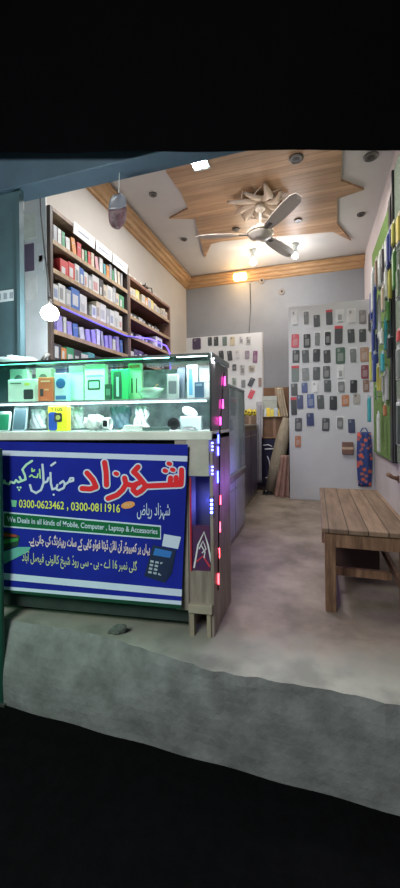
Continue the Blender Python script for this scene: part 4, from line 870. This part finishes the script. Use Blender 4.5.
obj('tie_cord', lathe(nb(), [(.105, -.008), (.117, 0), (.105, .008)], 16, tuple(tube_pts[1] - p1)), pm((.5, .45, .35)), t)
t = thing('shoe', 'dark shoe lying at the foot of the rolled mat', 'shoe', (onY(266, 485, YR - .3).x, YR - .33, 0), .4)
obj('upper', solid(lathe(nb(), [(.04, .02), (.045, .04), (.035, .07)], 16), .003), M_blk, t, smooth=True)
obj('toe', ball(nb(), (.06, 0, .035), .045, .6), M_blk, t, smooth=True); obj('sole', B(-.05, .11, -.042, .042, 0, .018, bev=.006), M_char, t)

# ------------------------------------------------------------------ flowered bag on the partition
a, b = onY(357, 486, YP - .06), onY(372, 428, YP - .06)
t = thing('flowered_bag', 'navy cloth bag with red and orange flowers hanging at the right of the partition', 'bag', ((a.x + b.x) / 2, YP - .05, a.z)); w, h = (b.x - a.x), b.z - a.z
def flowers():
    m = mat('flowers', (.03, .05, .16), .8, noise=.1); nt = m.node_tree; bs = nt.nodes['Principled BSDF']
    vo = nt.nodes.new('ShaderNodeTexVoronoi'); vo.inputs['Scale'].default_value = 16; cr = nt.nodes.new('ShaderNodeValToRGB')
    e = cr.color_ramp.elements; e[0].position = 0; e[0].color = (.7, .25, .06, 1); e[1].position = .5; e[1].color = (.02, .04, .16, 1)
    for pos, c in ((.2, (.6, .05, .04, 1)), (.36, (.30, .12, .10, 1))): q = e.new(pos); q.color = c
    tc = nt.nodes.new('ShaderNodeTexCoord'); nt.links.new(tc.outputs['Object'], vo.inputs['Vector']); nt.links.new(vo.outputs['Distance'], cr.inputs[0]); nt.links.new(cr.outputs[0], bs.inputs['Base Color'])
    return m
obj('bag_body', solid(grid(lambda u, v: ((u - .5) * w * (.85 + .15 * math.sin(v * 3)), -.05 * math.sin(u * math.pi) * math.sin(v * 2.6 + .3) + .008 * math.sin(u * 16), h * v * .93), 16, 16), .008), flowers(), t, smooth=True)
obj('hanging_loop', tube(nb(), [(-w * .3, 0, h * .9), (-w * .1, 0, h * 1.0), (w * .1, 0, h * 1.0), (w * .3, 0, h * .9)], .008, 6), pm((.04, .10, .30)), t)

# ------------------------------------------------------------------ right wall green boards and hanging goods
XW = XR
def felt(c): return mat('green_turf', c, .95, noise=.45, scale=60, bump=.6)
t = thing('green_board', 'bright green felt display board at the far end of the right wall', 'display board', (XW - .002, 4.6, .70))
yb0, yb1 = 4.0, 5.2; zb_b, zb_t = .69, 3.23
obj('felt_panel', B(-.03, 0, yb0 - 4.6, yb1 - 4.6, 0, zb_t - .70), felt((.20, .34, .09)), t)
obj('board_frame', B(-.05, 0, yb0 - 4.6 - .10, yb0 - 4.6, 0, zb_t - .70), M_blk, t)
t = thing('green_board', 'nearer dark green display board at the right edge behind black frame', 'display board', (XW - .002, 3.2, .72))
obj('felt_panel', B(-.03, 0, -.75, .60, 0, 2.7), felt((.22, .27, .20)), t); obj('board_frame', B(-.05, 0, .60, .63, 0, 2.7), M_blk, t)
i_ = 0
def hang(px, py0, py1, X, c, wpx, lb, nm='cable_pack', rot=0):
    a = onX(px, py1, X); b = onX(px, py0, X); h = b.z - a.z; w = wpx
    t = thing(nm, lb, 'cable' if nm == 'cable_pack' else 'pack', ((a.x + b.x) / 2, (a.y + b.y) / 2, b.z), 0, 'packs hanging on the green board', rx=R(random.uniform(-4, 4)))
    c0 = c; w *= 1.08
    d = XW - .03 - X
    obj('peg', tube(nb(), [(0, 0, -.01), (d, 0, -.005)], .004, 6), M_alu, t)
    obj('pack_body', B(-.012, .012, -w / 2, w / 2, -h, -.02, bev=.006), pm((.62, .63, .60) if i_ % 2 else c, .35), t)
    obj('printed_card', B(-.018, .0, -w / 2 - .006, w * .15, -h * .97, -h * .12, bev=.004), pm(c, .4), t)
    obj('header_card', B(-.003, .003, -w / 2, w / 2, -.03, .012, bev=.001), pm(tuple(min(1, v * .5 + .3) for v in c), .5), t)
Yl, Bl, Wc, Tc, Gr = (.45, .43, .08), (.025, .045, .20), (.62, .64, .60), (.04, .32, .36), (.08, .22, .05)
hl = [(393.5, 222, 245, Yl, 'yellow'), (391, 226, 262, Bl, 'blue'), (388.5, 232, 268, Bl, 'blue'), (386.5, 238, 264, Wc, 'white'), (394, 250, 290, Gr, 'green'), (383, 246, 285, BK, 'black'), (380, 252, 290, Wc, 'white'), (376.5, 258, 290, BR, 'brown'), (373, 268, 312, Wc, 'white'),
      (386, 268, 300, Wc, 'white'), (390, 268, 300, Yl, 'yellow'), (383, 286, 312, (.5, .4, .3), 'tan'), (388, 300, 322, Gr, 'green'), (371.5, 290, 322, Bl, 'navy blue'), (375, 285, 330, Bl, 'navy blue'), (379, 296, 340, Wc, 'white'), (383, 292, 310, Yl, 'yellow'),
      (370, 312, 332, BK, 'black'), (373.5, 322, 360, Bl, 'navy blue'), (377.5, 330, 365, Bl, 'navy blue'), (386, 316, 350, Tc, 'teal'), (381.5, 330, 345, Wc, 'white'), (389, 336, 358, BK, 'black'), (371, 348, 382, Yl, 'yellow'), (374.5, 352, 382, Bl, 'navy blue'), (378.5, 364, 392, Yl, 'yellow'),
      (382.5, 352, 372, Tc, 'teal'), (387, 368, 400, (.52, .5, .5), 'pale grey'), (384.5, 372, 402, Wc, 'white'), (380.5, 376, 392, (.5, .42, .1), 'mustard'), (385, 404, 416, OR, 'orange'), (378.5, 412, 452, (.60, .60, .58), 'long pale grey'), (369, 396, 422, Tc, 'teal'), (376, 386, 400, Gr, 'green')]
seen = {}
for i, (px, y0, y1, c, cn) in enumerate(hl):
    seen[cn] = seen.get(cn, 0) + 1; i_ = i
    X = XW - .06 - .10 * (1 if px < 376 else .4 if px < 384 else 0) - random.uniform(0, .03)
    hang(px, y0, y1, X, c, random.uniform(.06, .09) * (1.6 if cn == 'teal' and px < 372 else 1), '%s pack on the far green board, %s of that colour from the top' % (cn, ORD[seen[cn]]), 'cable_pack')
hl2 = [(398.5, 215, 245, (.62, .5, .1), 'yellow'), (398, 268, 300, (.16, .22, .14), 'olive'), (399, 330, 342, (.5, .05, .05), 'red'), (398.5, 346, 380, (.2, .22, .2), 'grey'), (399, 400, 445, (.07, .09, .08), 'blackish green')]
for (px, y0, y1, c, cn) in hl2: hang(px, y0, y1, XW - .06, c, .10, '%s pack hanging on the nearer dark green board' % cn, 'cable_pack')
# wooden chair arm poking in at the right
p = onX(393, 479, XW - .05); t = thing('wall_peg', 'short brown wooden peg on the right wall above the bench', 'peg', (XW, p.y, p.z)); obj('rod', tube(nb(), [(0, 0, .0), (-.06, -.02, .02), (-.10, -.06, .05)], [.02, .018, .022], 10), M_leg, t, smooth=True); obj('mount_plate', B(-.008, 0, -.03, .03, -.035, .035, bev=.002), M_leg, t)

# ------------------------------------------------------------------ bench
zs = .49; p1 = onZ(320.3, 528, zs); p2 = onZ(320.5, 487.5, zs); Yf, Yb_ = p1.y, p2.y; Xl = (p1.x + p2.x) / 2; Xr = onZ(375, 487.5, zs).x
t = thing('bench', 'worn brown wooden bench table standing by the right wall', 'bench', ((Xl + Xr) / 2, (Yf + Yb_) / 2, 0)); q = (Xr - Xl) / 2; L = (Yb_ - Yf) / 2
obj('seat', B(-q, q, -L, L, zs - .028, zs, bev=.005), M_bench, t)
for a in (-1, 1): obj('apron', B(-q + .03, q - .03, a * (L - .03) - .012, a * (L - .03) + .012, zs - .11, zs - .028), M_leg, t)
for a in (-1, 1): obj('apron', B(a * (q - .03) - .012, a * (q - .03) + .012, -L + .03, L - .03, zs - .10, zs - .028), M_leg, t)
for a in (-1, 1):
    for b in (-1, 1): obj('leg', B(a * (q - .045) - .03, a * (q - .045) + .03, b * (L - .045) - .03, b * (L - .045) + .03, 0, zs - .028, bev=.004), M_leg, t)
for a in (-1, 1): obj('stretcher', B(a * (q - .045) - .012, a * (q - .045) + .012, -L + .07, L - .07, .12, .17), M_leg, t)
obj('stretcher', B(-q + .07, q - .07, L - .06, L - .03, .12, .17), M_leg, t); obj('stretcher', B(-q + .07, q - .07, -L + .32, -L + .35, .10, .15), M_leg, t)
t = thing('under_bench_box', 'dark brown box with a green base, added for the shade under the bench', 'crate', ((Xl + Xr) / 2 - .01, Yf + .80, 0))  # added dark box, its brown holds the shade under the bench
bm = nb(); box(bm, -.16, .16, -.2, .2, .02, .32, bev=.01); obj('box_body', bm, mat('shade_brown', (.05, .022, .018), .6, noise=.4), t)
obj('box_rim', B(-.165, .165, -.21, .21, .31, .335, bev=.004), M_blk, t); obj('green_base', B(-.162, .162, -.205, .205, 0, .025, bev=.003), pm((.04, .18, .08)), t)

# ------------------------------------------------------------------ stones on the step
p = onZ(118, 634, 0)
t = thing('concrete_chunk', 'dark broken chunk of concrete lying at the edge of the step', 'rubble', (p.x, max(p.y, 1.70), 0))
bm = nb(); bmesh.ops.create_icosphere(bm, subdivisions=2, radius=.035)
for v in bm.verts: v.co = Vector((v.co.x * 1.3 + .01 * math.sin(v.co.y * 90), v.co.y * .6, max(0, v.co.z * .9 + .022 + v.co.x * .5)))
obj('chunk', bm, mat('chunk', (.16, .18, .16), .9, noise=.5, scale=30, bump=.6), t)
obj('loose_chip', ball(nb(), (-.045, -.01, .006), .012, .6, 8), mat('chip', (.14, .15, .13), .9, noise=.4), t)

# ------------------------------------------------------------------ lights
def area(loc, size, e, c, rot=(0, 0, 0), sy=None):
    d = bpy.data.lights.new('area', 'AREA'); d.energy = e; d.color = c; d.size = size
    if sy: d.shape = 'RECTANGLE'; d.size_y = sy
    o = link(bpy.data.objects.new('area_light', d)); o.location = loc; o.rotation_euler = rot; return o
def point(loc, e, c, r=.05):
    d = bpy.data.lights.new('point', 'POINT'); d.energy = e; d.color = c; d.shadow_soft_size = r
    o = link(bpy.data.objects.new('point_light', d)); o.location = loc; return o
point(b1 + Vector((0, 0, -.30)), 17, (1, .88, .72), .10)
point(b2 + Vector((0, 0, -.30)), 15, (.95, .96, 1), .10)
point(onY(241, 281, YB - .3), 5, (1, .6, .25), .08)
area(onZ(201, 163, zp) + Vector((0, 0, -.04)), .25, 30, (.92, .95, 1))
area((-.6, 3.4, ZC - .12), 2.2, 52, (1, .96, .91), sy=2.4)  # added unseen light, general fill under the ceiling
point(bl.location + Vector((.02, -.10, -.06)), 20, (.88, .96, 1), .05)
def cell(px, k, z, e, c, sx): area(cw((cf(px, 420)[0], k, z)), sx, e, c, (R(-18), 0, PHI), sy=.06)
cell(30, .06, zTop - .03, 2.6, (.22, 1, .62), .5); cell(100, .06, zTop - .03, 2.8, (.12, 1, .38), .35); cell(185, .06, zTop - .03, 2.4, (.92, .95, 1), .3)
cell(40, .06, zMid - .02, 2.7, (.88, .92, 1), .6); cell(150, .06, zMid - .02, 2.9, (.90, .93, 1), .6)
point(cw((cf(212, 505)[0] - .02, .05, cf(212, 505)[1])), 1.0, (.12, .15, 1), .02)
point((-1.75, 3.0, 1.95), 1.6, (.25, .2, 1), .05); point((-1.72, 4.2, 2.0), 1.4, (.3, .15, 1), .05)
point((C.x + .14, C.y + .25, .75), 1.2, (.45, .12, 1), .05); point((C.x + .1, 3.2, .6), 4.0, (.35, .22, 1), .05)
# street side: added unseen fill behind the camera, added green fills at the step
area((-1.2, -1.6, 3.0), 1.2, 122, (.93, .98, .96), (R(52), 0, R(-12)))
point((-1.70, 1.10, .35), 2.6, (.2, 1, .5), .12)
point((-1.1, 1.25, .45), 2.0, (.35, 1, .6), .1)

w = bpy.data.worlds.new('night'); w.use_nodes = True; scene.world = w
w.node_tree.nodes['Background'].inputs[0].default_value = (.10, .14, .20, 1); w.node_tree.nodes['Background'].inputs[1].default_value = .25
scene.view_settings.view_transform = 'Standard'; scene.view_settings.look = 'None'; scene.view_settings.exposure = 0
scene.cycles.max_bounces = 8; scene.cycles.transparent_max_bounces = 16
scene.cycles.sample_clamp_indirect = 4
